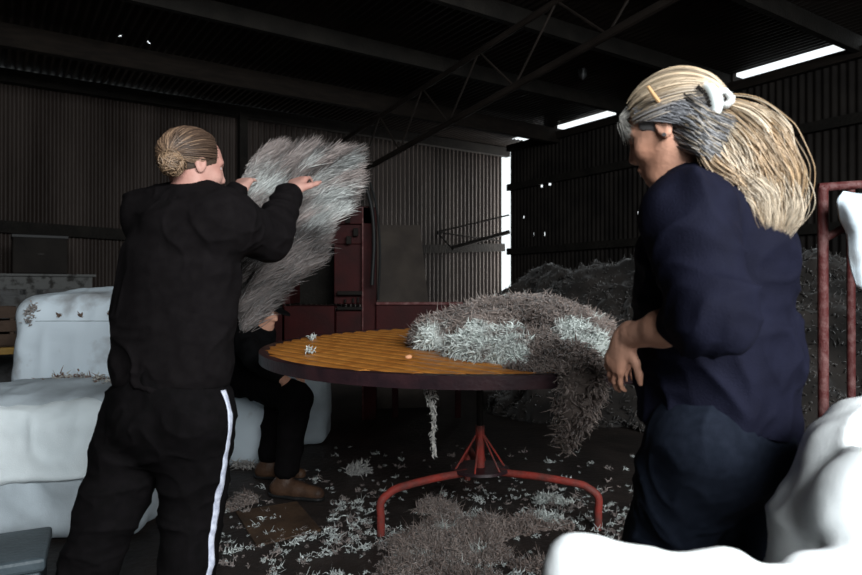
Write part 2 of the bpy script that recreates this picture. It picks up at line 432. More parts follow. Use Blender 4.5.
# ------------------------------------------------------------------ wool locks
WHITE = np.array([.62, .66, .63]); GREY = np.array([.26, .205, .180]); DARK = np.array([.11, .080, .068])
def locks_arrays(base, nrm, dirs, L, W, curl=.35, K=4, sides=3, seed=0):
    r = np.random.RandomState(seed); N = len(base)
    d = dirs / (np.linalg.norm(dirs, axis=1)[:, None] + 1e-9)
    s = np.cross(d, r.randn(N, 3)); s /= np.linalg.norm(s, axis=1)[:, None]; t = np.cross(d, s)
    bend = r.randn(N, 1) * curl; bend2 = r.randn(N, 1) * curl
    V = []; tt = np.linspace(0, 1, K + 1)
    for k, u in enumerate(tt):
        cen = base + d * (L * u)[:, None] + s * (L[:, None] * bend * u * u) + t * (L[:, None] * bend2 * np.sin(u * 3.5) * .35)
        w = W * (1.0 - u ** 2.2 * .85) * (.7 + .5 * np.sin(u * 3.0))
        for q in range(sides):
            a = 2 * math.pi * q / sides + u * 2.0
            V.append(cen + s * (w * math.cos(a))[:, None] + t * (w * .55 * math.sin(a))[:, None])
    V = np.stack(V, 1)                                      # N, (K+1)*sides, 3
    f = []
    for k in range(K):
        for q in range(sides):
            f.append((k * sides + q, k * sides + (q + 1) % sides, (k + 1) * sides + (q + 1) % sides, (k + 1) * sides + q))
    f = np.array(f); n = (K + 1) * sides
    F = (np.arange(N) * n)[:, None, None] + f[None]
    return V.reshape(-1, 3), F.reshape(-1, 4), n
def fleece(name, v, f, N, L, W, flow, colfn, seed=1, lift=.6, jt=.33, curl=.35, parent=None, keep=None):
    """base surface + locks growing out of it, one mesh"""
    r = np.random.RandomState(seed); nr = normals(v, f)
    pick = np.arange(len(v)) if keep is None else np.where(keep(v))[0]
    idx = pick[r.randint(0, len(pick), N)]
    jit = r.randn(N, 3); b = v[idx] + r.randn(N, 3) * .006 - nr[idx] * .004
    fl_ = flow(v[idx]) if callable(flow) else np.tile(flow, (N, 1))
    d = nr[idx] * lift + fl_ + jit * jt
    Ls = L * (.6 + .8 * r.rand(N)); Ws = W * (.6 + .8 * r.rand(N))
    V, F, n = locks_arrays(b, nr[idx], d, Ls, Ws, curl, seed=seed)
    c = colfn(v[idx]); c = c * (.75 + .5 * r.rand(N))[:, None]
    cc = np.repeat(c, n, 0)
    bc = colfn(v) * .55
    o = mk(name, np.concatenate([v, V]), np.concatenate([f, F + len(v)]), M['wool'], parent, True, np.concatenate([bc, cc]))
    return o
def patch_col(whites, soft=.4, base=GREY, dark=DARK, white=WHITE):
    def fn(p):
        w = np.zeros(len(p))
        for c, rad in whites:
            d = np.linalg.norm(p - c, axis=1) / rad + .45 * fbm(p, 18, 2)
            w = np.maximum(w, np.clip((1.15 - d) / soft, 0, 1))
        g = np.clip(fbm(p, 9, 3) * .8 + .5, 0, 1)[:, None]
        return (dark * (1 - g) + base * g) * (1 - w[:, None]) + white * w[:, None]
    return fn

# ------------------------------------------------------------------ wool heap along the right wall
F_ = Field((.3, 4.0, -.15), (6.2, 10.2, 2.0), .04)
for (px, py, Y, ry, rx, kk) in ((512, 296, 8.6, .5, .6, .25), (545, 272, 8.4, .6, .7, .3), (520, 330, 8.0, .75, .8, .3), (585, 285, 7.9, .9, 1.0, .3), (660, 262, 7.4, 1.1, 1.1, .3), (740, 262, 6.6, 1.1, 1.1, .3), (820, 262, 5.8, 1.1, 1.1, .3),
                                (560, 385, 6.3, .6, .8, .3), (640, 375, 6.0, .8, .9, .3), (730, 375, 5.5, .8, .9, .3), (820, 380, 5.1, .7, .8, .3), (890, 300, 5.4, 1.0, 1.1, .3)):
    top = P(px, py, Y); zz = top[2]
    F_.ell((top[0], top[1], zz / 2 - .1), (rx, ry, zz / 2 + .12), None, kk)
F_.cut((3, 7, -.05), (0, 0, -1), 12)
v, f = F_.mesh(); v = relax(v, f, 3)
v = disp(v, f, lambda p: .16 * fbm(p, 1.9, 3) + .05 * np.abs(fbm(p, 6, 3, 3)) + .025 * fbm(p, 16, 2))
v[:, 2] = np.maximum(v[:, 2], -.03)
uvv = (v[:, :2] - C0); uu = uvv @ Un; over = np.maximum(uu - UR + .30, 0); v[:, :2] -= over[:, None] * Un
def heapcol(p):
    g = np.clip(fbm(p, 5, 3) * .7 + .45, 0, 1)[:, None]; return A(.012, .0095, .008) * (1 - g) + A(.058, .047, .041) * g
heap = fleece('wool_heap', v, f, 20000, .045, .009, A(0, 0, -.35), heapcol, 5, .55, keep=lambda p: (p[:, 1] < 8.5))
tag(heap, 'big dark heap of loose greasy wool banked along the right wall', 'wool heap')

# ------------------------------------------------------------------ background left: back wall clutter
def obox(c, ux, half, ): return None
Rl = [U3, V3, Z3]
cab = empty('cupboard', P(28, 400, 6.1), 'peeling white painted cupboard standing low against the left of the back wall', 'cupboard')
c0 = P(30, 310, 6.35); c0[2] = 0
m = MB(); m.box(c0 + A(0, 0, .64), (.52, .22, .64), Rl, .008); m.build('body', M['peel'], cab)
for sx, w in ((-.26, .22), (.26, .22)):
    cc = c0 + U3 * sx + V3 * .235 + A(0, 0, .66)
    d_ = MB(); d_.box(cc, (w, .012, .50), Rl, .004)
    for q in (-1, 1):
        d_.box(cc + U3 * q * (w - .03) + V3 * .014, (.028, .007, .50), Rl, .003)
        d_.box(cc + Z3 * q * .47 + V3 * .014, (w, .007, .028), Rl, .003)
    dr = d_.build('door', M['peel2'], cab)
    MB().box(cc - U3 * np.sign(sx) * (w - .05) + V3 * .03, (.008, .012, .03), Rl, .003).build('handle', M['iron_dark'], dr)
m = MB(); m.box(c0 + A(0, 0, 1.292), (.55, .25, .012), Rl, .004); m.build('top_board', M['peel'], cab)
db = MB(); q0 = c0 + A(0, 0, 1.306 + .19) + U3 * .08
db.box(q0, (.23, .16, .19), Rl, .012)
dbo = empty('metal_box', q0 - A(0, 0, .19), 'dark square tin box standing on top of the white cupboard', 'box')
db.build('body', M['iron_dark'], dbo); MB().box(q0 + A(0, 0, .17), (.237, .167, .016), Rl, .005).build('lid', M['black_plastic'], dbo)
MB().box(q0 + V3 * .165, (.03, .006, .010), Rl, .003).build('latch', M['iron'], dbo)
br = empty('crate', P(4, 345, 5.4), 'brown timber crate at the far left edge in front of the white cupboard', 'crate')
cb = P(-6, 345, 5.3); cz = .69
st = empty('bench', (cb[0], cb[1], 0), 'low bench with a yellow board top at the far left edge', 'bench')
MB().box((cb[0] - .1, cb[1], cz - .03), (.33, .22, .028), Rl, .005).build('top_board', M['yellow'], st)
for a_, b_ in ((-1, -1), (-1, 1), (1, -1), (1, 1)):
    MB().box(A(cb[0] - .1, cb[1], (cz - .06) / 2) + U3 * a_ * .28 + V3 * b_ * .17, (.025, .025, (cz - .06) / 2), Rl).build('leg', M['timber_dark'], st)
for z_ in (.06, .17, .28):
    m = MB()
    for s_ in (-1, 1):
        m.box(A(cb[0] - .07, cb[1], cz + z_) + V3 * s_ * .17, (.2, .01, .045), Rl, .002); m.box(A(cb[0] - .07, cb[1], cz + z_) + U3 * s_ * .2, (.01, .16, .045), Rl, .002)
    m.build('side_boards', M['crate'], br)
for a_ in (-1, 1):
    for b_ in (-1, 1): MB().box(A(cb[0] - .07, cb[1], cz + .165) + U3 * a_ * .18 + V3 * b_ * .15, (.015, .015, .16), Rl).build('corner_post', M['crate'], br)
MB().box(A(cb[0] - .07, cb[1], cz + .012), (.19, .16, .008), Rl).build('bottom_board', M['crate'], br)

# ------------------------------------------------------------------ bales on the left
def stain_spots(pts, r, parent, seed=0, cols=None, name='wool_tuft', mat=None, L=.03):
    rr = np.random.RandomState(seed)
    for p in pts:
        n = 40; b = np.array(p) + rr.randn(n, 3) * r * .5; d = rr.randn(n, 3) + A(0, -1.0, 0)
        V, F, k = locks_arrays(b, d, d, np.full(n, L) * (.5 + rr.rand(n)), np.full(n, .005), seed=seed)
        c = (cols if cols is not None else A(.16, .10, .07)) * (.6 + .8 * rr.rand(n))[:, None]
        mk(name, V, F, M['wool'], parent, True, np.repeat(c, k, 0))
def bale(name, c, half, rot, mat, label, seed, r=.12, top_bulge=.06, h=.02, wr=.02):
    ca, sa = math.cos(rot), math.sin(rot); R = [(ca, sa, 0), (-sa, ca, 0), (0, 0, 1)]
    m_ = max(half) * 1.6
    F = Field(np.array(c) - m_, np.array(c) + m_, h)
    F.box(c, half, r, R, 0)
    F.ell(A(*c) + A(0, 0, half[2] * .55), (half[0] * .9, half[1] * .9, half[2] * .45 + top_bulge), R, .08)
    F.ell(A(*c), (half[0] * 1.06, half[1] * 1.06, half[2] * .85), R, .08)
    F.cut(A(c[0], c[1], .004), (0, 0, -1), 5)
    v, f = F.mesh(); v = relax(v, f, 3)
    def dd(p):
        w = fbm(p + .15 * fbm(p, 3, 2, 5)[:, None], 3.0, 3, seed); fold = 1 - np.abs(vn(p * A(1, 1, .5), 7, seed * 3.1)); return wr * w + wr * .5 * fold ** 3
    v = disp(v, f, dd); v[:, 2] = np.maximum(v[:, 2], .004)
    o = mk(name, v, f, mat); tag(o, label, 'wool bale'); return o, R
# rear bale
Yb = 4.18
cR = P(88, 300, Yb); topz = 1.13
b1, R1 = bale('wool_bale', (-2.06, Yb, topz / 2 - .01), (.44, .37, topz / 2), .06, M['bag'], 'tall full white wool bale standing at the back left, rust spots near its top', 2, .13, .04)
def surf(ob, px, py, off=0.0):
    """first hit of the sight line through a point on a thing, used to lay its patches on its skin"""
    me = ob.data
    o = Vector((0, 0, CH)); d = Vector(P(px, py, 1.0)) - o; d.normalize()
    ok, loc, nor, _ = ob.ray_cast(o, d)
    return (np.array(loc + nor * off) if ok else P(px, py, Yb)), (np.array(nor) if ok else A(0, -1, 0))
bpy.context.view_layer.update()
sp = [surf(b1, x, y)[0] for x, y in ((60, 315), (81, 315), (110, 313))]
stain_spots(sp, .009, b1, 3, L=.014)
stain_spots([surf(b1, 31, 312)[0], surf(b1, 29, 320)[0], surf(b1, 34, 308)[0]], .030, b1, 4, A(.30, .26, .24), L=.022)
# seam along its top
top_pts = [surf(b1, x, 321, .002)[0] for x in range(36, 130, 5)]
MB().tube(top_pts, .0035, 6).build('seam', M['bag_soiled'], b1, True)
# front bale with a sack pulled over it
c2 = P(48, 470, 3.25)
b2, R2 = bale('wool_bale', (-1.80, 3.28, .335), (.47, .35, .325), .06, M['bag_soiled'], 'low white wool bale at the left with an open top showing wool', 4, .10, .03, wr=.016)
# cover over upper part
F = Field((-2.6, 2.6, .15), (-1.1, 4.0, .95), .014)
ca, sa = math.cos(.06), math.sin(.06); R2 = [(ca, sa, 0), (-sa, ca, 0), (0, 0, 1)]
F.box((-1.80, 3.24, .43), (.50, .36, .215), .12, R2, 0); F.ell((-1.84, 3.20, .53), (.42, .28, .125), R2, .06)
F.cut((-1.8, 3.3, .29), (0.05, 0, -1), 5)
v, f = F.mesh(); v = relax(v, f, 2)
v = disp(v, f, lambda p: .016 * fbm(p + .2 * fbm(p, 2.5, 2)[:, None], 2.6, 3, 2) + .012 * (1 - np.abs(vn(p * A(1, 1, .6), 6, 9.1))) ** 4 + .004 * fbm(p, 14, 2) + .006 * np.exp(-((p[:, 2] - .315) / .012) ** 2))
cov = mk('cover_sheet', v, f, M['cover'], b2); cov['label'] = 'clean white sack cloth pulled over the upper half'
bpy.context.view_layer.update()
tp = []
rr = np.random.RandomState(5)
for i in range(60):
    x = rr.uniform(35, 112); y = 391 - 10 * math.sin((x - 35) / 77 * 2.6) + rr.uniform(-3, 5)
    Yp = 3.34 + rr.randn() * .03; tp.append(P(x, y, Yp))
tp = np.array(tp); n = 1600; b = tp[rr.randint(0, 60, n)] + rr.randn(n, 3) * .016; d = rr.randn(n, 3) + A(0, -.5, .1)
V, Fq, k = locks_arrays(b, d, d, .018 * (.5 + rr.rand(n)), np.full(n, .006), 1.0, seed=8)
cw = np.where((rr.rand(n) < .6)[:, None], A(.42, .40, .36), A(.17, .09, .06)) * (.7 + .6 * rr.rand(n))[:, None]
o = mk('wool_top', V, Fq, M['wool'], b2, True, np.repeat(cw, k, 0)); o['label'] = 'matted wool bulging at the open top'
MB().tube(spline([P(2, 404, 3.2), P(20, 396, 3.3), P(50, 386, 3.36), P(85, 383, 3.42), P(112, 386, 3.45)], 6), .008, 8).build('rolled_edge', M['bag'], b2, True)
# seat bale and the one behind it
b3, _ = bale('wool_bale', (-1.20, 4.42, .235), (.30, .25, .230), -.05, M['bag'], 'short white wool bale used as a seat by the dark-clad person', 6, .12, .02, wr=.014)
b4, _ = bale('wool_bale', (-.94, 4.98, .315), (.155, .20, .31), .05, M['bag_soiled'], 'narrow grey-white bale standing behind the knees of the seated person', 7, .07, .02, wr=.014)
bpy.context.view_layer.update()
stain_spots([surf(b3, x, 462)[0] * A(1, 1, 0) + A(0, 0, .03) for x in (238, 252, 247, 266)], .012, b3, 6, A(.35, .33, .31), L=.05)

# ------------------------------------------------------------------ wool press
wp = empty('wool_press', (-.75, 5.9, 0), 'tall red steel wool press with an open frame behind the table', 'wool press')
YP = 5.75
def pr(name, x0, y0, x1, y1, dep, mat='red', Y=YP, par=wp, bev=.006):
    a = P(x0, y0, Y); b = P(x1, y1, Y)
    return MB().box(((a[0] + b[0]) / 2, Y + dep / 2, (a[2] + b[2]) / 2), (abs(b[0] - a[0]) / 2, dep / 2, abs(a[2] - b[2]) / 2), None, bev).build(name, M[mat], par)
a = P(369, 207, YP)
MB().box((a[0], YP + .05, a[2] / 2), (.062, .05, a[2] / 2), None, .006).build('post', M['red'], wp)
MB().box((a[0] - .055, YP - .004, a[2] / 2), (.006, .008, a[2] / 2), None, .002).build('post_edge', M['maroon'], wp)
a = P(276, 215, YP)
MB().box((a[0], YP + .05, a[2] / 2), (.055, .05, a[2] / 2), None, .006).build('post', M['red'], wp)
pr('crosshead', 270, 206, 372, 224, .16)
pr('top_chamber', 285, 224, 362, 244, .5, 'red', YP + .04)
pr('side_panel', 334, 244, 363, 304, .45, 'red', YP + .06)
pr('side_panel', 281, 244, 290, 304, .45, 'red', YP + .06)
pr('back_panel', 288, 244, 336, 304, .02, 'timber_dark', YP + .5)
pr('lower_chamber', 284, 306, 334, 372, .5, 'red', YP - .06)
pr('shelf_bracket', 337, 291, 362, 295, .09, 'iron_dark', YP - .04)
pr('shelf_bracket', 337, 307, 362, 310, .09, 'iron_dark', YP - .04)
pr('side_panel', 336, 311, 363, 380, .4, 'red', YP + .02)
for x in (344, 352, 357): pr('bolt', x, 297 + (x % 3), x + 2, 303, .03, 'iron_dark', YP + .02)
for x, y in ((345, 215), (353, 228), (346, 236)): pr('hinge', x, y, x + 5, y + 8, .03, 'iron_dark', YP - .03)
pr('feed_tray', 376, 304, 462, 332, .55, 'red', YP - .05)
pr('tray_lip', 376, 302, 463, 305, .03, 'maroon', YP - .08)
for x in (392, 455): pr('leg', x, 332, x + 6, 418, .06, 'red', YP)
hz = spline([P(372, 285, 5.6), P(374, 240, 5.6), P(371, 205, 5.6), P(361, 175, 5.62), P(345, 153, 5.7), P(325, 146, 5.8), P(300, 156, 5.8), P(290, 205, 5.8)], 8)
MB().tube(hz, .018, 10).build('hose', M['black_plastic'], wp, True)
hz2 = spline([P(378, 300, 5.6), P(380, 250, 5.6), P(376, 205, 5.6), P(366, 175, 5.62), P(350, 157, 5.7)], 8)
MB().tube(hz2, .010, 8).build('hose', M['black_plastic'], wp, True)
# plywood sheet leaning by it
t1, t2 = P(377, 225, 6.6), P(420, 225, 6.75); bz = P(375, 300, 6.35); b_l = A(bz[0], 6.3, 0); b_r = A(P(440, 300, 6.4)[0], 6.4, 0)
nn = unit(np.cross(t2 - t1, b_l - t1)) * .018
m = MB(); q = [t1, t2, b_r, b_l]; m.add(q + [x + nn for x in q], [(0, 1, 2, 3), (7, 6, 5, 4), (0, 4, 5, 1), (1, 5, 6, 2), (2, 6, 7, 3), (3, 7, 4, 0)])
tag(m.build('plywood_sheet', M['ply']), 'weathered grey-brown plywood sheet standing against the wall right of the red press', 'board')

# ------------------------------------------------------------------ wool table
TC = A(.25, 3.32); TR = 1.08; TZ = .875
tb = empty('wool_table', (TC[0], TC[1], 0), 'round wool sorting table with orange timber slats on a red pipe base', 'table')
tilt = .022
def tpt(x, y, dz=0): return A(TC[0] + x, TC[1] + y, TZ + y * tilt + x * .012 + dz)
sd = unit(A(-.68, .735, 0)); sn = A(sd[1], -sd[0], 0)
pitch = .090; k = int(TR / pitch)
for i in range(-k, k + 1):
    o_ = i * pitch
    if abs(o_) > TR - .05: continue
    hl = math.sqrt((TR - .035) ** 2 - o_ ** 2)
    p0 = sn * o_ - sd * hl; p1 = sn * o_ + sd * hl
    a = tpt(p0[0], p0[1]); b = tpt(p1[0], p1[1]); d = unit(b - a); s = unit(np.cross(d, Z3)); t = np.cross(s, d)
    vs, fs = [], []; prof = [(-.018, -.026), (-.033, -.003), (-.030, .002), (-.012, .007), (.012, .007), (.030, .002), (.033, -.003), (.018, -.026)]
    nseg = 8
    for j in range(nseg + 1):
        c = a + (b - a) * j / nseg
        for (x, z) in prof: vs.append(c + s * x + t * z)
    for j in range(nseg):
        for q in range(8): fs.append((j * 8 + q, j * 8 + (q + 1) % 8, (j + 1) * 8 + (q + 1) % 8, (j + 1) * 8 + q))
    fs += [tuple(range(8)), tuple(nseg * 8 + q for q in range(8))[::-1]]
    m = MB().add(vs, fs); m.build('slat', M['slat'], tb, True)
def ring(r0, r1, z0, z1, name, mat, n=96):
    vs = []; fs = []
    for i in range(n):
        a = 2 * math.pi * i / n; c, s = math.cos(a), math.sin(a)
        for r, z in ((r0, z0), (r1, z0), (r1, z1), (r0, z1)): vs.append(tpt(r * c, r * s, z))
    for i in range(n):
        j = (i + 1) % n
        for q in range(4): fs.append((i * 4 + q, i * 4 + (q + 1) % 4, j * 4 + (q + 1) % 4, j * 4 + q))
    return MB().add(vs, fs).build(name, mat, tb, True)
ring(TR - .03, TR + .012, -.044, .005, 'rim', M['rim'])
ring(.52, .56, -.045, -.027, 'support_ring', M['rim'])
for a_ in range(4):
    a = a_ * math.pi / 2 + .5; m = MB(); m.bar(tpt(.05 * math.cos(a), .05 * math.sin(a), -.043), tpt((TR - .02) * math.cos(a), (TR - .02) * math.sin(a), -.043), .04, .03); m.build('support_bar', M['rim'], tb)
hubz = .235
MB().tube([(TC[0], TC[1], hubz), (TC[0], TC[1], .46)], .024, 16).build('post', M['red_rust'], tb, True)
MB().tube([(TC[0], TC[1], .46), (TC[0], TC[1], TZ - .02)], .018, 16).build('shaft', M['iron_dark'], tb, True)
MB().tube([(TC[0], TC[1], hubz - .012), (TC[0], TC[1], hubz), (TC[0], TC[1], hubz + .012)], [.10, .15, .145], 32).build('hub_plate', M['rim'], tb, True)
for i in range(6):
    a = i * math.pi / 3 + .25; MB().tube([(TC[0] + .13 * math.cos(a), TC[1] + .13 * math.sin(a), hubz + .01), (TC[0] + .015 * math.cos(a), TC[1] + .015 * math.sin(a), .42)], .005, 6).build('brace_rod', M['red_rust'], tb)
def leg(fx, fy):
    f_ = A(fx, fy, .0); c = A(TC[0], TC[1], hubz - .005); dd = unit(f_ - c * A(1, 1, 0))
    s0 = c + A(dd[0], dd[1], 0) * .08; L_ = np.linalg.norm((f_ - c)[:2])
    e = c + A(dd[0], dd[1], 0) * (L_ - .10) - A(0, 0, .020)
    pts = [s0, c + A(dd[0], dd[1], 0) * L_ * .5 - A(0, 0, .004), e, e + A(dd[0], dd[1], 0) * .055 - A(0, 0, .018), A(fx, fy, .155), A(fx, fy, .08), A(fx, fy, .0)]
    MB().tube(spline(pts, 6), .019, 12).build('leg', M['red_rust'], tb, True)
fL = P(381, 535, FPX * CH / 245); fR = P(598, 529, FPX * CH / 239)
leg(fL[0], fL[1]); leg(fR[0], fR[1]); leg(TC[0] - .03, TC[1] + .62)

# ------------------------------------------------------------------ fleece on the table
F = Field((-.25, 2.0, .45), (1.15, 4.1, 1.25), .012)
def blob(x, y, Y, rx, ry, rz, kk=.06): F.ell(P(x, y, Y), (rx, ry, rz), None, kk)
blob(438, 336, 3.15, .13, .16, .07); blob(470, 332, 3.2, .17, .25, .12); blob(505, 330, 3.3, .22, .32, .16)
blob(545, 332, 3.2, .22, .34, .16); blob(520, 355, 2.75, .22, .24, .10); blob(485, 350, 2.8, .16, .22, .07)
blob(565, 345, 2.95, .16, .30, .12); blob(588, 352, 2.8, .10, .20, .09); blob(580, 334, 3.5, .15, .22, .10)
blob(560, 362, 2.55, .13, .20, .07); blob(530, 372, 2.45, .09, .14, .035); blob(582, 370, 2.45, .07, .14, .045)
F.chain([P(582, 375, 2.42), P(580, 390, 2.22), P(575, 410, 2.18), P(569, 432, 2.18), P(565, 450, 2.19)], [.055, .052, .038, .022, .006], .04)
v, f = F.mesh(); v = relax(v, f, 2)
v = disp(v, f, lambda p: .022 * fbm(p, 9, 3) + .010 * np.abs(fbm(p, 26, 2)))
inside = (np.hypot(v[:, 0] - TC[0], v[:, 1] - TC[1]) < TR + .012)
zt = TZ + (v[:, 1] - TC[1]) * tilt + (v[:, 0] - TC[0]) * .012 + .014
v[inside, 2] = np.maximum(v[inside, 2], zt[inside])
Wc = [(P(470, 347, 2.78), .13), (P(490, 338, 2.85), .13), (P(500, 362, 2.62), .13), (P(520, 372, 2.5), .09), (P(430, 340, 3.0), .09), (P(512, 304, 3.45), .10), (P(490, 305, 3.4), .08), (P(590, 352, 2.65), .11), (P(578, 338, 2.8), .09), (P(600, 362, 2.6), .07), (P(588, 325, 3.4), .08), (P(560, 318, 3.3), .04), (P(450, 355, 2.9), .08), (P(478, 352, 2.7), .12), (P(510, 370, 2.5), .10)]
def flowT(p):
    c = P(525, 330, 3.1); d = p - c; d[:, 2] = -.35; d /= np.linalg.norm(d, axis=1)[:, None]
    hang = (p[:, 2] < .84)[:, None]; return np.where(hang, A(-.1, -.15, -1.3), d)
fc = patch_col(Wc, .35, GREY * 1.15, DARK * 1.2, WHITE * 1.25)
fo = fleece('fleece', v, f, 32000, .028, .0042, flowT, fc, 11, .60, .62, .7, keep=lambda p: p[:, 2] > .50)
tag(fo, 'grey-brown and white fleece spread on the round table, one tail hanging over the rim', 'fleece')
# wisp hanging under the table
def tuft(name, pts, rad, N, L, W, col, seed, flow, label=None, cat='wool', jit=.33, lift=.4, kind=None, group=None):
    pts = spline(pts, 10); r = np.random.RandomState(seed); t = r.rand(N); i = (t * (len(pts) - 1)).astype(int)
    rads = np.interp(t, np.linspace(0, 1, len(rad)), rad)
    b = pts[i] + r.randn(N, 3) * rads[:, None] * .5
    d = np.tile(flow, (N, 1)) + r.randn(N, 3) * jit
    V, Fq, k = locks_arrays(b, d, d, L * (.6 + .8 * r.rand(N)), W * (.6 + .8 * r.rand(N)), .4, seed=seed)
    c = col * (.6 + .7 * r.rand(N))[:, None]
    o = mk(name, V, Fq, M['wool'], None, True, np.repeat(c, k, 0))
    if label: tag(o, label, cat, group, kind)
    return o
tuft('wool_wisp', [P(431, 382, 2.42), P(431, 400, 2.38), P(434, 415, 2.38), P(433, 435, 2.38), P(435, 455, 2.38)], [.022, .018, .006, .004, .003], 300, .016, .003, A(.42, .40, .37), 21, A(0, 0, -1), 'thin wisp of wool dangling below the table rim left of the big tail', 'wool wisp')
for (x, y, s, lb) in ((311, 334, 1.0, 'small white wool tuft lying near the far left rim of the table'), (307, 355, .8, 'small white wool tuft lying at the near left rim of the table')):
    Yp = 3.6 if y == 334 else 2.93
    c = P(x, y, Yp); c[2] = TZ + (c[1] - TC[1]) * tilt + (c[0] - TC[0]) * .012 + .016
    c[1] = c[1]
    tuft('wool_tuft', [c, c + A(.02, .01, .004)], [.012, .012], 30, .018, .004, WHITE, int(x), A(0, 0, .3), lb, 'wool tuft')
c = P(408, 369, 2.62); c[2] = TZ + (c[1] - TC[1]) * tilt + .02
F2 = Field(c - .05, c + .05, .003); F2.ell(c, (.013, .010, .008), None, .01); F2.ell(c + A(.008, .003, .002), (.008, .007, .007), None, .01); v, f = F2.mesh()  # small lump added, its peach colour stands in for an orange-pink light spot
tag(mk('light_spot_lump', v, f, pm('peach_light_spot', (.85, .42, .22), None, rough=.4)), 'tiny peach coloured lump standing in for a light spot on the slats in front of the fleece', 'lump')

# ------------------------------------------------------------------ fleece scraps on the floor
def scatter(N, seed):
    r = np.random.RandomState(seed); out = []
    while len(out) < N:
        px = r.uniform(215, 650); py = 446 + 200 * r.rand() ** .8
        Y = FPX * CH / (py - HY); d = .12 + .6 * (fbm(np.array([[px / 60., py / 26., 1.]]), 1, 3)[0] > .05) * min(1, max(0, (py - 455) / 60)) 
        if px < 330: d *= .45
        if r.rand() < d: out.append((P(px, py, Y)[0], Y))
    return np.array(out)
pts = scatter(1500, 3); r = np.random.RandomState(9)
cnt = r.randint(6, 22, len(pts)); rep = np.repeat(np.arange(len(pts)), cnt); n = len(rep)
size = (.35 + 1.2 * r.rand(len(pts)) ** 2.5)[rep]
b = np.zeros((n, 3)); b[:, :2] = pts[rep] + r.randn(n, 2) * (.010 * size)[:, None]; b[:, 2] = .004 + .006 * r.rand(n)
d = r.randn(n, 3) * A(1, 1, .3) + A(0, 0, .25)
V, Fq, k = locks_arrays(b, d, d, .013 * size * (.5 + r.rand(n)), .0036 * size, 1.2, seed=4); V[:, 2] = np.maximum(V[:, 2], .001)
tc_ = np.where((r.rand(len(pts)) < .55)[:, None], A(.60, .64, .62), A(.27, .22, .20))[rep] * (.6 + .6 * r.rand(n))[:, None]
tag(mk('wool_scraps', V, Fq, M['wool'], None, True, np.repeat(tc_, k, 0)), 'small white and grey wool scraps strewn over the dark floor around the table legs', 'wool scraps', kind='stuff')
def pile(name, spots, label, N, cols, seed, hgt=.035, L=.024, W=.0045, lift=.7):
    P_ = [(P(x, y, FPX * CH / (y - HY)), rx, ry) for x, y, rx, ry in spots]
    lo = np.min([p[0] for p in P_], 0) - .5; hi = np.max([p[0] for p in P_], 0) + .5; lo[2] = -.06; hi[2] = .2
    F = Field(lo, hi, .011)
    for p, rx, ry in P_: F.ell((p[0], p[1], 0), (rx, ry, hgt), None, .03)
    v, f = F.mesh(); v = disp(v, f, lambda p: .026 * fbm(p, 11, 4)); v[:, 2] = np.maximum(v[:, 2], .001)
    o = fleece(name, v, f, N, L, W, lambda p: unitrows(np.stack([fbm(p, 5, 2, 1), fbm(p, 5, 2, 4), 0 * p[:, 0] + .1], 1)), cols, seed, lift, keep=lambda q: q[:, 2] > .003, jt=.6, curl=1.3)
    tag(o, label, 'wool pile'); return o
def unitrows(a): return a / (np.linalg.norm(a, axis=1)[:, None] + 1e-9)
gcol = patch_col([(P(x, y, FPX * CH / (y - HY)) * A(1, 1, 0), .045) for x, y in ((445, 535), (472, 522), (420, 562), (400, 540), (478, 556), (455, 570), (430, 520))], .5, GREY * 1.1, DARK * 1.6)
pile('wool_pile', ((440, 512, .10, .08), (455, 528, .15, .13), (480, 535, .16, .12), (430, 548, .16, .12), (470, 555, .18, .10), (410, 572, .14, .10), (515, 532, .09, .05), (450, 585, .2, .12)), 'largest low pile of grey-brown wool on the floor in front of the table', 11000, gcol, 31)
wcol = patch_col([(P(x, y, FPX * CH / (y - HY)) * A(1, 1, 0), .09) for x, y in ((540, 500), (550, 520), (565, 502))], .5, GREY * 1.2, DARK * 1.8)
pile('wool_pile', ((530, 522, .08, .05), (552, 527, .10, .05), (540, 518, .06, .04)), 'pale wool pile on the floor just right of the largest one', 900, wcol, 32, .02, .02)
pile('wool_pile', ((543, 502, .07, .04), (562, 503, .06, .04)), 'thin pale wool pile on the floor under the right red leg', 550, wcol, 33, .014, .02)
pile('wool_pile', ((530, 566, .09, .05), (548, 570, .07, .05)), 'pale wool pile on the floor beside the white sack in front', 700, wcol, 36, .02, .02)
pile('wool_pile', ((232, 508, .06, .05), (246, 502, .05, .04)), 'greyish wool pile on the floor right beside the white trouser stripe', 500, gcol, 34, .02, .02)
c = P(358, 474, 4.05)
c[2] = .02
tuft('wool_tuft', [c - A(.05, 0, 0), c, c + A(.05, 0, .01)], [.02, .03, .015], 160, .05, .006, A(.46, .45, .43), 35, A(.2, 0, .5), 'upright pale wool tuft on the floor left of the table base', 'wool tuft', .6)
# ply on the floor
q = [P(x, y, FPX * CH / (y - HY)) for x, y in ((236, 513), (257, 547), (321, 531), (297, 503))]
q = [A(p[0], p[1], .001) for p in q]; m = MB(); m.add(q + [x + A(0, 0, .010) for x in q], [(3, 2, 1, 0), (4, 5, 6, 7), (0, 1, 5, 4), (1, 2, 6, 5), (2, 3, 7, 6), (3, 0, 4, 7)])
tag(m.build('floor_board', M['plyfloor']), 'brown plywood offcut lying flat on the floor in front of the seated person', 'board')

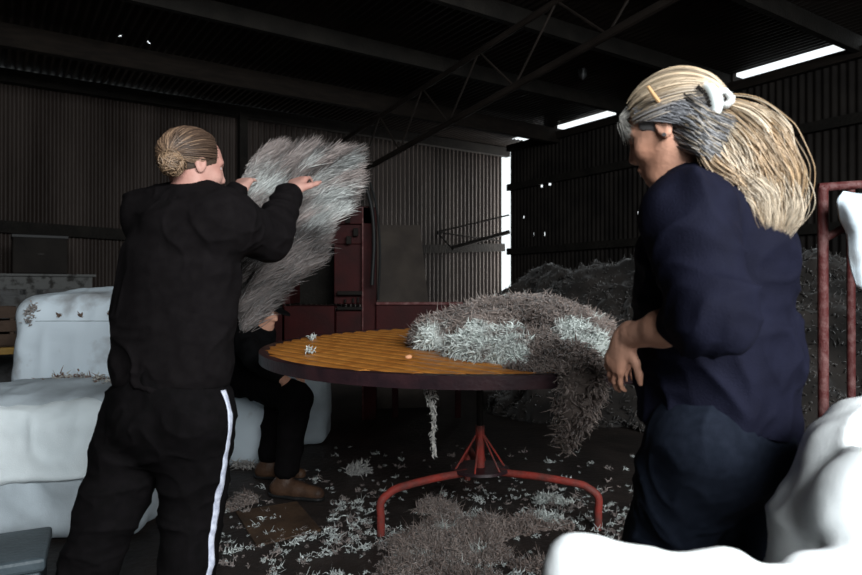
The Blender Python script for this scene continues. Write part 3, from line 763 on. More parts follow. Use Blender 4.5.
# ------------------------------------------------------------------ people helpers
def frame(fw, up=(0, 0, 1)):
    fw = unit(fw); s = unit(np.cross(up, fw)); u = np.cross(fw, s)      # s = the person's left
    return fw, s, u
def add_head(F, c, fw, up=(0, 0, 1), sc=1.0, k=.02):
    f_, s_, u_ = frame(fw, up); R = [f_, s_, u_]
    def q(a, b, d): return c + (f_ * a + s_ * b + u_ * d) * sc
    F.ell(q(-.010, 0, .025), A(.098, .076, .088) * sc, R, k)
    F.ell(q(.022, 0, -.030), A(.068, .060, .080) * sc, R, .03)
    F.ell(q(.058, 0, -.092), A(.026, .030, .022) * sc, R, .03)                 # chin
    F.cone(q(-.005, .048, -.055), q(.045, .028, -.092), .020 * sc, .018 * sc, .03); F.cone(q(-.005, -.048, -.055), q(.045, -.028, -.092), .020 * sc, .018 * sc, .03)
    F.cone(q(.080, 0, .008), q(.099, 0, -.028), .008 * sc, .011 * sc, .014)           # nose
    F.ell(q(.090, .012, -.034), A(.010, .008, .007) * sc, R, .008); F.ell(q(.094, -.012, -.034), A(.010, .008, .007) * sc, R, .008)
    for b in (-1, 1):
        F.cone(q(.080, b * .012, .024), q(.068, b * .045, .020), .010 * sc, .009 * sc, .014)   # brow
        F.ell(q(.086, b * .030, .004), A(.018, .016, .011) * sc, R, .012, sub=True)           # socket
        F.ell(q(.056, b * .040, -.030), A(.022, .020, .020) * sc, R, .02)                     # cheek
        F.ell(q(-.008, b * .079, -.006), A(.019, .008, .031) * sc, R, .006)                   # ear
        F.ell(q(-.004, b * .087, -.004), A(.009, .006, .017) * sc, R, .004, sub=True)
    F.ell(q(.086, 0, -.060), A(.010, .024, .006) * sc, R, .006); F.ell(q(.083, 0, -.071), A(.010, .020, .007) * sc, R, .006)
    return q, R
def eyes(q, R, par, sc=1.0):
    for b in (-1, 1):
        c = q(.068, b * .030, .004); F = Field(c - .03, c + .03, .0025); F.ell(c, A(.0115, .0115, .0115) * sc, None, 0)
        v, f = F.mesh(); mk('eye', v, f, M['eye'], par)
def add_hand(F, w, d, back, left, curl=.35, sc=1.0, spread=.06):
    """w wrist, d finger direction, back = normal of the back of the hand, left = True for a left hand"""
    d = unit(d); back = unit(np.array(back) - d * (np.array(back) @ d)); side = np.cross(d, back)      # towards the thumb of a left hand seen palm down
    th = side if not left else -side
    th = -side if left else side
    kn = []
    for i, (o_, l) in enumerate(((.030, .086), (.010, .090), (-.011, .086), (-.030, .078))):
        b = w + th * (o_ * .55) * sc + d * .008 * sc; e = w + th * o_ * sc + d * l * sc
        F.cone(b, e, .0155 * sc, .0115 * sc, .016); kn.append((e, o_))
    F.cone(w - d * .02 * sc, w + d * .02 * sc, .024 * sc, .024 * sc, .02, back, .7)
    for (e, o_), L, r in zip(kn, (.072, .080, .074, .058), (.0088, .009, .0086, .0078)):
        a = curl * .8; p = e; dd = unit(d + th * o_ / .03 * spread)
        for j, fr in enumerate((.45, .30, .25)):
            q = p + unit(dd * math.cos(a) - back * math.sin(a)) * L * fr * sc
            F.cone(p, q, r * (1 - .1 * j) * sc, r * (.9 - .12 * j) * sc, .005); p = q; a += curl * (1.1 + .25 * j) + random.uniform(-.05, .08)
    p = w + th * .020 * sc + d * .018 * sc; dd = unit(d * .62 + th * .75 - back * .25)
    for j, (l, r0, r1) in enumerate(((.045, .016, .012), (.032, .011, .0095), (.026, .0095, .007))):
        q = p + dd * l * sc; F.cone(p, q, r0 * sc, r1 * sc, .008); p = q; dd = unit(dd + d * .35 - back * .12 - th * .12)
def strands(name, polys, rad, cols, mat, parent, sides=3, frizz=.0012):
    """polys: N,K,3"""
    polys = np.asarray(polys); N, K, _ = polys.shape
    ph = np.random.RandomState(N).rand(N, 1, 3) * 9
    tw = np.linspace(0, 1, K)[None, :, None]; polys = polys + frizz * tw * (np.sin(tw * 7 + ph * 3) + .6 * np.sin(tw * 15 + ph * 7))
    d = np.gradient(polys, axis=1); d /= np.linalg.norm(d, axis=2)[..., None] + 1e-9
    s = np.cross(d, A(.3, .5, .8)); s /= np.linalg.norm(s, axis=2)[..., None] + 1e-9; t = np.cross(d, s)
    tt = np.linspace(0, 1, K); prof = (1 - tt ** 4 * .8)
    rad = np.broadcast_to(rad, (N,))[:, None] * prof[None]
    V = np.stack([polys + s * (rad * math.cos(2 * math.pi * q / sides))[..., None] + t * (rad * math.sin(2 * math.pi * q / sides))[..., None] for q in range(sides)], 2)
    f = [(kk * sides + q, kk * sides + (q + 1) % sides, (kk + 1) * sides + (q + 1) % sides, (kk + 1) * sides + q) for kk in range(K - 1) for q in range(sides)]
    Fq = (np.arange(N) * K * sides)[:, None, None] + np.array(f)[None]
    return mk(name, V.reshape(-1, 3), Fq.reshape(-1, 4), mat, parent, True, np.repeat(cols, K * sides, 0))
def slerp(a, b, t):
    a = a / np.linalg.norm(a); b = b / np.linalg.norm(b); w = math.acos(max(-1, min(1, float(a @ b)))) + 1e-6
    return (np.sin((1 - t) * w)[:, None] * a + np.sin(t * w)[:, None] * b) / math.sin(w)
def cloth(name, F, mat, parent, amp=.010, sc=7, seed=0, st=(1, 1, 1), it=2, fine=.0):
    v, f = F.mesh(); v = relax(v, f, it); st = A(*st)
    def dd(p):
        q = p * st; w = q + .12 * np.stack([vn(q, 5, seed + 1.), vn(q, 5, seed + 5.), vn(q, 5, seed + 9.)], 1)
        r_ = 1 - np.abs(vn(w, sc, seed)); r2 = 1 - np.abs(vn(w, sc * 2.1, seed + 3.7))
        return amp * (r_ ** 3 - .35) + amp * .45 * (r2 ** 3 - .35) + fine * fbm(p, 40, 2)
    v = disp(v, f, dd); return mk(name, v, f, mat, parent), v, f

# ------------------------------------------------------------------ young person in black throwing the fleece
h_ = .0055
neck = P(191, 205, 2.12); hc = P(194, 166, 2.13); hipc = P(168, 405, 2.12)
fwT = unit(A(.50, .86, 0)); lfT = A(-.86, .50, 0)
shR = P(226, 222, 2.04); shL = P(150, 214, 2.20)
elR = P(268, 240, 2.24); wrR = P(290, 196, 2.44)
elL = P(214, 236, 2.48); wrL = P(236, 196, 2.60)
hipR = P(198, 412, 2.08); hipL = P(142, 412, 2.16); knR = P(192, 508, 2.14); knL = P(113, 502, 2.12); anR = P(184, 618, 2.10); anL = P(76, 616, 2.10)
F = Field((-1.45, 1.75, -.01), (-.35, 2.95, 1.75), h_)
fh = unit(A(.74, .64, -.10))
q1, R1h = add_head(F, hc, fh, sc=1.0)
F.cone(neck + A(0, 0, -.02), hc + A(0, 0, -.05) - fh * .02, .056, .050, .03)
F.chain([hipc, P(172, 340, 2.12), P(180, 260, 2.12), P(187, 222, 2.12)], [.125, .115, .135, .10], .05, fwT, .75)
F.cone(shR, shL, .058, .058, .06)
F.chain([shR, elR, wrR], [.050, .040, .027], .02); F.chain([shL, elL, wrL], [.050, .040, .027], .02)
F.chain([hipR, knR, anR], [.085, .055, .038], .03); F.chain([hipL, knL, anL], [.085, .055, .038], .03)
for an in (anR, anL): F.cone(an + A(0, 0, -.03), A(an[0] + .06, an[1] + .12, .045), .035, .030, .03)
add_hand(F, wrR + A(.006, .03, .02), unit(P(299, 176, 2.55) - wrR), A(-.25, -.9, .35), False, .55)
add_hand(F, wrL + A(.004, .02, .02), unit(P(244, 182, 2.68) - wrL), A(-.25, -.9, .35), True, .55)
v, f = F.mesh(); v = relax(v, f, 1, .4)
per1 = mk('person', v, f, M['skin_pale'])
tag(per1, 'person with a bun in black hoodie and striped black trousers, throwing a fleece', 'person')
eyes(q1, R1h, per1)
# hoodie
F = Field((-1.5, 1.7, .75), (-.3, 2.85, 1.62), .0065)
F.chain([P(171, 366, 2.12), P(175, 320, 2.12), P(182, 262, 2.12), P(188, 228, 2.12)], [.215, .205, .195, .135], .06, fwT, .72)
F.cone(shR, shL, .082, .082, .07); F.cone(P(215, 205, 2.1), P(165, 203, 2.16), .055, .055, .05)
F.chain([shR, elR, wrR], [.088, .074, .050], .04); F.chain([shL, elL, wrL], [.085, .072, .048], .04)
F.cone(wrR - unit(wrR - elR) * .05, wrR - unit(wrR - elR) * .01, .046, .040, .006); F.cone(wrL - unit(wrL - elL) * .05, wrL - unit(wrL - elL) * .01, .046, .040, .006)
# hood lying on the back
F.chain([P(156, 206, 2.14), P(160, 226, 2.05), P(186, 240, 1.99), P(212, 226, 1.99), P(222, 206, 2.04)], [.035, .040, .045, .040, .035], .03)
F.ell(P(188, 218, 2.02), (.115, .05, .055), None, .04); F.chain([P(166, 200, 2.14), P(186, 201, 2.05), P(208, 203, 2.04), P(221, 206, 2.10)], [.028, .032, .032, .028], .02)
F.ell(P(190, 204, 2.04), (.075, .04, .012), None, .02, sub=True)
F.cut(P(171, 384, 2.12), (.0, 0, -1), 9)
hood, _, _ = cloth('hoodie', F, M['black_cloth'], per1, .013, 6, 2, (1, 1, 1.3))
# hem band
ang = np.linspace(0, 2 * math.pi, 49)[:-1]
# trousers
F = Field((-1.5, 1.7, .05), (-.5, 2.6, 1.0), .0065)
F.chain([P(169, 372, 2.12), P(168, 410, 2.12)], [.195, .205], .05, fwT, .74)
F.chain([hipR + A(0, 0, -.01), knR, anR + A(0, 0, .04)], [.125, .098, .082], .03); F.chain([hipL + A(0, 0, -.01), knL, anL + A(0, 0, .04)], [.125, .098, .082], .03)
F.ell(P(192, 418, 2.02), (.10, .09, .10), None, .05); F.ell(P(147, 418, 2.06), (.10, .09, .10), None, .05)
tro, tv, tf = cloth('trousers', F, M['black_jersey'], per1, .012, 5.5, 6, (1, 1, 1.6))
# white stripe down the outer right seam: faces of the trousers along a line at the side
line = np.array([P(225, 392, 2.0), P(230, 420, 2.0), P(226, 455, 2.0), P(219, 500, 2.03), P(213, 540, 2.04), P(209, 590, 2.03)])
lz = line[:, 2][::-1]
nr = normals(tv, tf)
cx_ = np.interp(tv[:, 2], lz, np.array([P(x, 0, 1)[0] for x in (0,) * 6]) * 0 + np.array([l[0] for l in line])[::-1])
cenx = np.interp(tv[:, 2], [anR[2], knR[2], hipR[2]], [anR[0], knR[0], hipR[0]]); ceny = np.interp(tv[:, 2], [anR[2], knR[2], hipR[2]], [anR[1], knR[1], hipR[1]])
def stripe_mesh():
    from mathutils.bvhtree import BVHTree
    bvh = BVHTree.FromPolygons([tuple(x) for x in tv], [tuple(int(i) for i in x) for x in tf])
    vs = []; n = 60; ok = []
    for i in range(n + 1):
        z = line[0][2] + (.10 - line[0][2]) * i / n
        c = Vector((np.interp(z, [anR[2], knR[2], hipR[2]], [anR[0], knR[0], hipR[0]]), np.interp(z, [anR[2], knR[2], hipR[2]], [anR[1], knR[1], hipR[1]]), z))
        row = []
        for a in (-.62, -.54, -.46, -.38, -.30):
            d = Vector((math.cos(a), math.sin(a), 0)); h, nn_, _, _ = bvh.ray_cast(c + d * .5, -d)
            if h is None: h = c + d * .1; nn_ = d
            row.append(h + d * .0035)
        # keep constant width about the middle
        mid = row[2]; tdir = (row[4] - row[0]).normalized()
        for w in (-.0125, -.006, 0, .006, .0125):
            pnt = mid + tdir * w; d = (pnt - c); d.z = 0; d.normalize()
            h, nn_, _, _ = bvh.ray_cast(pnt + d * .3, -d); vs.append((h if h is not None else pnt) + d * .004)
    fs = [(i * 5 + k, i * 5 + k + 1, (i + 1) * 5 + k + 1, (i + 1) * 5 + k) for i in range(n) for k in range(4)]
    me = bpy.data.meshes.new('side_stripe'); me.from_pydata(vs, [], fs); me.update()
    o = link('side_stripe', me, M['stripe'], tro); o['label'] = 'white stripe down the outer seam'
    md = o.modifiers.new('thick', 'SOLIDIFY'); md.thickness = .003; return o
stripe_mesh()
# shoes
def shoe(par, an, d, mat, name='shoe', L=.27, sc=1.0, high=.10):
    d = unit(A(d[0], d[1], 0)); heel = A(an[0], an[1], 0) - d * .05 * sc
    F = Field(A(an[0], an[1], 0) - A(.35, .35, .02), A(an[0], an[1], 0) + A(.35, .35, .3), .007)
    F.chain([heel + A(0, 0, .045), heel + d * L * .45 + A(0, 0, .045), heel + d * (L - .03) + A(0, 0, .035)], [.042 * sc, .043 * sc, .036 * sc], .03)
    F.cone(heel + d * .03 + A(0, 0, .05), A(an[0], an[1], high), .045 * sc, .042 * sc, .04)
    F.cut((an[0], an[1], .004), (0, 0, -1), 3); v, f = F.mesh(); v = relax(v, f, 1)
    s = mk(name, v, f, M[mat], par)
    F = Field(A(an[0], an[1], 0) - A(.35, .35, .02), A(an[0], an[1], 0) + A(.35, .35, .1), .007)
    F.chain([heel + A(0, 0, .012), heel + d * L * .45 + A(0, 0, .012), heel + d * (L - .03) + A(0, 0, .012)], [.048 * sc, .048 * sc, .040 * sc], .02)
    F.cut((an[0], an[1], .022), (0, 0, 1), 3); F.cut((an[0], an[1], .002), (0, 0, -1), 3); v, f = F.mesh(); mk('sole', v, f, M['black_plastic'], s)
shoe(per1, anR, (.5, .86), 'shoe'); shoe(per1, anL, (.3, .95), 'shoe')
# hair pulled back into a bun
f_, s_, u_ = R1h
bun = P(172, 163, 2.02); bd = np.array([(bun - hc) @ f_, (bun - hc) @ s_, (bun - hc) @ u_])
def hair_cap(c, R, semi, target, N, seed, colfn, rad=.0016, off=(.004, .012), front=.62, par=None, name='hair', K=12, low=-.35):
    r = np.random.RandomState(seed); polys = []; cols = []; semi = A(*semi); R = np.array(R); tg = unit(target)
    while len(polys) < N:
        d = unit(r.randn(3))
        if d[0] > front or d[2] < low + (.55 * max(0, d[0] + .1)): continue
        t = np.linspace(0, 1, K); w = slerp(d, tg, t); o_ = off[0] + (off[1] - off[0]) * r.rand()
        o2 = o_ + .004 * np.sin(t * 3.14) + .010 * t ** 3
        p = w * (semi + o2[:, None]); p = c + p @ R + r.randn(1, 3) * .001
        polys.append(p); cols.append(colfn(d, r))
    return strands(name, polys, rad, np.array(cols), M['hair'], par)
def browncol(d, r):
    b = A(.075, .045, .030) * (.7 + .6 * r.rand()); return b * (1 - .0) + (A(.26, .17, .105) * r.rand() ** 1.2 if d[0] < .2 else 0)
hcc = hc - f_ * .010 + u_ * .025
Fh = Field(hcc - .15, hcc + .15, .006); Fh.ell(hcc, (.1015, .0795, .0915), R1h, 0)
Fh.cut(hcc + f_ * .060, f_, 1); Fh.cut(hcc - u_ * .050 + f_ * .0, -u_ + f_ * .55, 1); v, f = Fh.mesh()
sc1 = mk('hair', v, f, M['hair'], per1, True, np.tile(A(.05, .032, .022), (len(v), 1))); sc1['label'] = 'brown hair pulled back'
hair_cap(hcc, R1h, (.101, .079, .091), bd, 2200, 4, browncol, .0014, (.001, .006), .58, sc1, 'strands')
r = np.random.RandomState(12); polys = []; cols = []
for i in range(420):
    ax = unit(A(-.4, .2, 1) * .3 + r.randn(3) * .9); a0 = r.rand() * 6.28; s1 = unit(np.cross(ax, r.randn(3))); s2 = np.cross(ax, s1)
    t = np.linspace(0, 3.4, 12); rr_ = .036 + .008 * r.rand() - .003 * t
    polys.append(bun + np.cos(a0 + t)[:, None] * s1 * rr_[:, None] + np.sin(a0 + t)[:, None] * s2 * rr_[:, None] * .85 + ax * (t[:, None] - 1.7) * .006)
    cols.append(A(.24, .155, .095) * (.4 + .9 * r.rand()))
bo = strands('bun', polys, .0022, np.array(cols), M['hair'], per1)
Fb = Field(bun - .08, bun + .08, .005); Fb.ell(bun, (.034, .034, .032), None, 0); v, f = Fb.mesh(); mk('bun_core', v, f, M['hair'], bo, True, np.tile(A(.13, .085, .055), (len(v), 1)))

# thrown fleece held in the hands
F = Field((-1.1, 2.25, .75), (.0, 3.2, 1.75), .014)
def b3_(x, y, Y, rx, ry, rz, kk=.06): F.ell(P(x, y, Y), (rx, ry, rz), None, kk)
b3_(262, 178, 2.76, .09, .05, .085); b3_(285, 172, 2.78, .11, .06, .09); b3_(306, 172, 2.80, .11, .06, .085); b3_(326, 178, 2.80, .075, .05, .09)
b3_(262, 200, 2.76, .10, .05, .07); b3_(310, 200, 2.78, .105, .06, .10); b3_(340, 163, 2.80, .045, .04, .05); b3_(334, 190, 2.80, .05, .04, .06); b3_(320, 210, 2.76, .075, .05, .05); b3_(290, 205, 2.80, .12, .05, .12); b3_(297, 230, 2.72, .09, .05, .07)
F.chain([P(300, 235, 2.7), P(285, 262, 2.66), P(265, 280, 2.64), P(248, 305, 2.62), P(243, 325, 2.62)], [.085, .075, .07, .045, .02], .06)
F.chain([P(258, 215, 2.74), P(258, 250, 2.68), P(250, 285, 2.64)], [.07, .07, .06], .06)
v, f = F.mesh(); v = relax(v, f, 2); v = disp(v, f, lambda p: .016 * fbm(p, 8, 3) + .012 * np.sin((p[:, 0] - p[:, 2]) * 60 + 3 * vn(p, 4)))
Wh = [(P(256, 190, 2.7), .09), (P(275, 200, 2.7), .08), (P(320, 205, 2.7), .11), (P(330, 215, 2.7), .08), (P(342, 165, 2.74), .06), (P(300, 160, 2.7), .05), (P(265, 262, 2.6), .04), (P(320, 180, 2.7), .03), (P(310, 228, 2.66), .06)]
def streak_col(whites):
    def fn(p):
        q = np.stack([(p[:, 0] * .82 + p[:, 2] * .57) * 5, p[:, 1] * 8, (-p[:, 0] * .57 + p[:, 2] * .82) * 30], 1)
        g = np.clip(fbm(q, 1, 3) * 1.3 + .45, 0, 1)[:, None]; w = np.zeros(len(p))
        for c, rad in whites:
            w = np.maximum(w, np.clip((1.2 - np.linalg.norm(p - c, axis=1) / rad - .5 * fbm(q, 1, 2, 4)) / .8, 0, 1))
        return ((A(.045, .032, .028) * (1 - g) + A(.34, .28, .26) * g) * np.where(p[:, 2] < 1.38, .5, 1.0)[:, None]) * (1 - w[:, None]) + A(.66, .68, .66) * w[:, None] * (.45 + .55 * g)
    return fn
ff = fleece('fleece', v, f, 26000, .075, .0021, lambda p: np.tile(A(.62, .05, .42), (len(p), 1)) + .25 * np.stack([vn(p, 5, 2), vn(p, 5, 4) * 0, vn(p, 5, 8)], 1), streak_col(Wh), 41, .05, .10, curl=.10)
tag(ff, 'ragged grey and white fleece held up in the hands of the person in black', 'fleece')

# ------------------------------------------------------------------ seated person in dark clothes
hp = A(-1.24, 4.26, .60); ch3 = P(248, 345, 4.12); nk = P(262, 326, 4.08); hd = P(266, 309, 4.05)
kn3 = P(297, 398, 3.72); kn3b = P(280, 392, 4.05); an3 = P(286, 478, 3.62); an3b = P(270, 462, 3.98)
F = Field((-1.75, 3.3, -.01), (-.5, 4.75, 1.3), .0075)
q3, R3 = add_head(F, hd, (.85, -.25, -.45), sc=.95)
F.cone(nk, hd + A(-.01, 0, -.05), .055, .05, .03)
F.chain([hp, ch3, nk - A(.02, 0, .05)], [.12, .13, .09], .05)
s1, s2 = ch3 + A(.02, -.17, .06), ch3 + A(.02, .17, .06); F.cone(s1, s2, .05, .05, .05)
e1, e2 = P(262, 385, 3.85), P(275, 375, 4.25); w1, w2 = P(284, 396, 3.76), P(288, 385, 4.05)
w1 = A(w1[0], w1[1], .63); w2 = A(w2[0], w2[1], .66); e1 = A(e1[0] - .05, e1[1], .74); e2 = A(e2[0] - .05, e2[1], .76)
F.chain([s1, e1, w1], [.048, .038, .026], .02); F.chain([s2, e2, w2], [.048, .038, .026], .02)
F.chain([hp + A(0, -.1, 0), kn3, an3], [.085, .055, .035], .03); F.chain([hp + A(0, .1, 0), kn3b, an3b], [.085, .055, .035], .03)
for an in (an3, an3b): F.cone(an - A(0, 0, .02), A(an[0] + .10, an[1] - .03, .04), .032, .028, .03)
add_hand(F, w1, A(.75, -.3, -.45), A(.3, -.3, .9), False, .5); add_hand(F, w2, A(.75, -.2, -.45), A(.3, -.1, .9), True, .5)
v, f = F.mesh(); per3 = mk('person', relax(v, f, 1, .4), f, M['skin'])
tag(per3, 'seated person in dark work clothes and brown boots, hunched on a bale', 'person')
eyes(q3, R3, per3, .95)
F = Field((-1.8, 3.3, .4), (-.5, 4.8, 1.3), .010)
F.chain([hp + A(0, 0, .03), ch3, nk - A(.01, 0, .045)], [.165, .165, .095], .06); F.cone(s1, s2, .075, .075, .06)
F.chain([s1, e1, w1 - unit(w1 - e1) * .04], [.075, .062, .045], .03); F.chain([s2, e2, w2 - unit(w2 - e2) * .04], [.075, .062, .045], .03)
cloth('jacket', F, M['dark_work'], per3, .014, 6, 12)
F = Field((-1.8, 3.2, .05), (-.4, 4.7, .85), .010)
F.chain([hp - A(0, .02, 0), hp + A(.08, 0, -.0)], [.155, .14], .04)
F.chain([hp + A(0, -.1, 0), kn3, an3 + A(0, 0, .05)], [.115, .088, .065], .03); F.chain([hp + A(0, .1, 0), kn3b, an3b + A(0, 0, .05)], [.115, .088, .065], .03)
cloth('trousers', F, M['black_jersey'], per3, .013, 6, 15)
shoe(per3, an3, (.9, -.3), 'leather', 'boot', .28, 1.05, .15); shoe(per3, an3b, (.9, -.2), 'leather', 'boot', .28, 1.05, .15)
f3, s3, u3 = R3; cc3 = hd + u3 * .03
F = Field(cc3 - .2, cc3 + .2, .007); F.ell(cc3 - f3 * .008, (.104, .084, .088), R3, 0); F.cut(cc3 - u3 * .005, -u3, 1); F.ell(cc3 + f3 * .10 + u3 * .006, (.065, .062, .008), R3, .01)
v, f = F.mesh(); mk('cap', v, f, M['dark_work'], per3)

# ------------------------------------------------------------------ older person in the navy shirt
fwW = unit(A(-.72, .69, 0)); lfW = A(-.69, -.72, 0)
hw = P(671, 131, 1.50); nkW = P(703, 182, 1.50)
sL = P(690, 215, 1.34); sR = P(742, 205, 1.64)
eL = P(712, 316, 1.25); wL = P(633, 336, 1.46)
eR = A(.86, 1.84, 1.06); wR = A(.70, 1.98, .98)
hiW = P(718, 425, 1.52); hL = P(702, 440, 1.45); hR = P(742, 440, 1.60)
kL = P(668, 535, 1.60); kR = P(742, 560, 1.60); aL = A(.62, 1.46, .10); aR = A(.80, 1.66, .10)
F = Field((.25, 1.1, -.01), (1.15, 2.3, 1.72), .0055)
fhW = unit(A(-.78, .60, -.30))
qW, RW = add_head(F, hw, fhW, sc=1.02)
F.cone(nkW, hw - A(0, 0, .06) - fhW * .015, .060, .054, .03)
F.chain([hiW, P(718, 340, 1.52), P(718, 250, 1.51), P(710, 205, 1.5)], [.14, .135, .145, .10], .05, fwW, .8)
F.cone(sL, sR, .055, .055, .06)
F.chain([sL, eL, eL + (wL - eL) * .6, wL], [.050, .043, .037, .028], .02); F.chain([sR, eR, wR], [.050, .040, .028], .02)
F.chain([hL, kL, aL], [.09, .060, .040], .03); F.chain([hR, kR, aR], [.09, .060, .040], .03)
for an in (aL, aR): F.cone(an - A(0, 0, .03), A(an[0] - .09, an[1] + .09, .04), .035, .030, .03)
add_hand(F, wL + A(-.010, .025, -.004), unit(A(-.22, .28, -.80)), A(-.78, -.40, .12), True, .34, .88)
add_hand(F, wR, A(-.6, .4, -.4), A(.1, .3, .9), False, .4)
v, f = F.mesh(); per2 = mk('person', relax(v, f, 1, .35), f, M['skin'])
tag(per2, 'person with long blond ponytail, navy shirt and jeans reaching to the table', 'person')
eyes(qW, RW, per2, 1.02)
# shirt
F = Field((.25, 1.05, .68), (1.25, 2.15, 1.50), .0065)
F.chain([P(718, 415, 1.54), P(715, 345, 1.54), P(711, 265, 1.53), P(707, 225, 1.51)], [.200, .188, .175, .130], .06, fwW, .86)
F.ell(P(728, 245, 1.52), (.13, .13, .12), None, .06)
F.cone(sL, sR, .078, .078, .07); F.cone(P(690, 190, 1.46), P(722, 190, 1.54), .060, .060, .04)
F.chain([sL, eL, eL + (wL - eL) * .26], [.088, .076, .056], .035); F.cone(eL + (wL - eL) * .22, eL + (wL - eL) * .33, .058, .055, .008)
F.chain([sR, eR, eR + (wR - eR) * .25], [.085, .07, .062], .035)
sl, p = F._loc(F.lo, F.lo + F.n * F.h); hemz = P(718, 431, 1.52)[2] + .020 * np.cos((p[..., 0] - .62) * 9) - .10 * (p[..., 0] - .66)
F.F[sl] = np.maximum(F.F[sl], (hemz - p[..., 2]))
shirt, _, _ = cloth('shirt', F, M['navy'], per2, .016, 6.5, 22, (1, 1, 1.15), fine=.0006)
# collar
MB().tube(spline([P(683, 186, 1.42), P(700, 181, 1.41), P(720, 181, 1.47), P(728, 184, 1.56), P(705, 187, 1.60)], 8), .017, 8).build('collar', M['navy'], shirt, True)
# jeans
F = Field((.25, 1.05, .05), (1.2, 2.15, 1.0), .0065)
F.chain([P(720, 400, 1.52), P(720, 440, 1.52)], [.160, .168], .05, fwW, .85)
F.chain([hL, kL, aL + A(0, 0, .03)], [.125, .098, .075], .03); F.chain([hR, kR, aR + A(0, 0, .03)], [.120, .095, .075], .03)
F.ell(P(750, 445, 1.52), (.085, .085, .10), None, .05)
jn, jv, jf = cloth('jeans', F, M['denim'], per2, .013, 6, 27, (1, 1, 1.2))
shoe(per2, aL, (-.72, .69), 'leather', 'boot', .26); shoe(per2, aR, (-.72, .69), 'leather', 'boot', .26)
# hair: swept back to a claw clip, grey at the sides and fringe
fW_, sW_, uW_ = RW; hcW = hw - fW_ * .010 + uW_ * .026
clip = P(716, 104, 1.44)
cdv = np.array([(clip - hcW) @ fW_, (clip - hcW) @ sW_, (clip - hcW) @ uW_])
def greyblond(d, r):
    k = np.clip(d[2] * 1.6 + .35 + .25 * r.randn(), 0, 1)
    bl = A(.60, .47, .33) * (.3 + 1.0 * r.rand()); gr = A(.22, .22, .235) * (.4 + 1.2 * r.rand()); return bl * k + gr * (1 - k)
Fh = Field(hcW - .16, hcW + .16, .006); Fh.ell(hcW, (.104, .082, .094), RW, 0)
Fh.cut(hcW + fW_ * .058, fW_, 1); Fh.cut(hcW - uW_ * .052, -uW_ + fW_ * .6, 1); v, f = Fh.mesh()
hb = mk('hair', v, f, M['hair'], per2, True, np.tile(A(.16, .15, .15), (len(v), 1))); hb['label'] = 'grey and blond hair swept back to a clip'
hair_cap(hcW, RW, (.103, .081, .094), cdv, 4200, 14, greyblond, .0012, (.001, .014), .62, hb, 'strands', 14)
# fringe and loose side strands
r = np.random.RandomState(15); polys = []; cols = []
for i in range(300):
    a = r.uniform(-.5, 1.3); st_ = hcW + fW_ * (.070 + .012 * r.rand()) + sW_ * (.045 * math.sin(a)) + uW_ * (.066 - .02 * abs(a) + .006 * r.randn())
    en = hcW + fW_ * (.104 - .018 * abs(a) + .007 * r.randn()) + sW_ * (.075 * math.sin(a)) + uW_ * (.000 - .02 * r.rand())
    mid = (st_ + en) / 2 + fW_ * .012 + uW_ * .014
    polys.append(spline([st_, mid, en], 5)); cols.append(A(.42, .40, .37) * (.5 + .8 * r.rand()))
for i in range(380):        # over and behind the ear
    st_ = hcW + fW_ * r.uniform(-.01, .055) + sW_ * .080 + uW_ * r.uniform(.0, .035); en = hcW - fW_ * r.uniform(.055, .11) + sW_ * r.uniform(.02, .07) - uW_ * r.uniform(.03, .085)
    mid = (st_ + en) / 2 + sW_ * .022 - uW_ * .004 - fW_ * .01
    polys.append(spline([st_, mid, en], 5)); cols.append(A(.20, .20, .215) * (.3 + 1.4 * r.rand()))
strands('fringe', polys, .0013, np.array(cols), M['hair'], hb, 3, .0006)
polys = []; cols = []
for i in range(1100):        # dark grey hair drawn back behind the ear into the tail
    a = r.rand(); st_ = hcW + sW_ * (.084 - .012 * a) - fW_ * (.004 + .050 * r.rand()) + uW_ * (.030 - .105 * a + .008 * r.randn())
    en = P(722 + 22 * r.rand(), 126 + 40 * a + 5 * r.randn(), 1.385)
    mid = st_ * .5 + en * .5 + sW_ * (.022 + .008 * r.rand()) - uW_ * .006
    k_c = r.rand() ** 2
    polys.append(spline([st_ - sW_ * .010 + fW_ * .006, mid, en], 7)); cols.append(A(.17, .165, .17) * (.25 + 1.5 * k_c) + (A(.18, .13, .07) if r.rand() < .18 else 0))
strands('side_hair', polys, .0013, np.array(cols), M['hair'], hb, 3, .0012)
# ponytail: big wavy mass
def tail(paths, widths, N, seed, col, name):
    pts = spline(paths, 8); K = len(pts); r = np.random.RandomState(seed); wd_ = np.interp(np.linspace(0, 1, K), np.linspace(0, 1, len(widths)), widths)
    polys = []; cols = []
    d = np.gradient(pts, axis=0); d /= np.linalg.norm(d, axis=1)[:, None]; s = np.cross(d, A(0, 1, 0)); s /= np.linalg.norm(s, axis=1)[:, None]; t = np.cross(d, s)
    nc = 26; cl = r.rand(nc, 2) * 2 - 1; clc = r.rand(nc)
    for i in range(N):
        g = r.randint(nc); o_ = cl[g] * .82 + r.randn(2) * .20; ph = clc[g] * 6.28; tt = np.linspace(0, 1, K)
        wa = .22 * np.sin(tt * 11 + ph) * tt; wb = .22 * np.cos(tt * 10 + ph * 2) * tt
        fr = tt ** 2 * r.randn() * .22; endc = max(4, int(K * (1 - .35 * r.rand() ** 2)))
        p = pts + s * ((o_[0] + wa + fr) * wd_)[:, None] + t * ((o_[1] * .55 + wb) * wd_)[:, None]
        src = np.linspace(0, endc - 1, K); p = np.stack([np.interp(src, np.arange(K), p[:, q]) for q in range(3)], 1)
        polys.append(p); cols.append(col(clc[g], r))
    return strands(name, polys, .0012, np.array(cols), M['hair'], hb, 3, .0045)
def ponycol(g, r):
    return (A(.66, .55, .42) * g + A(.40, .26, .14) * (1 - g)) * (.40 + .8 * r.rand())
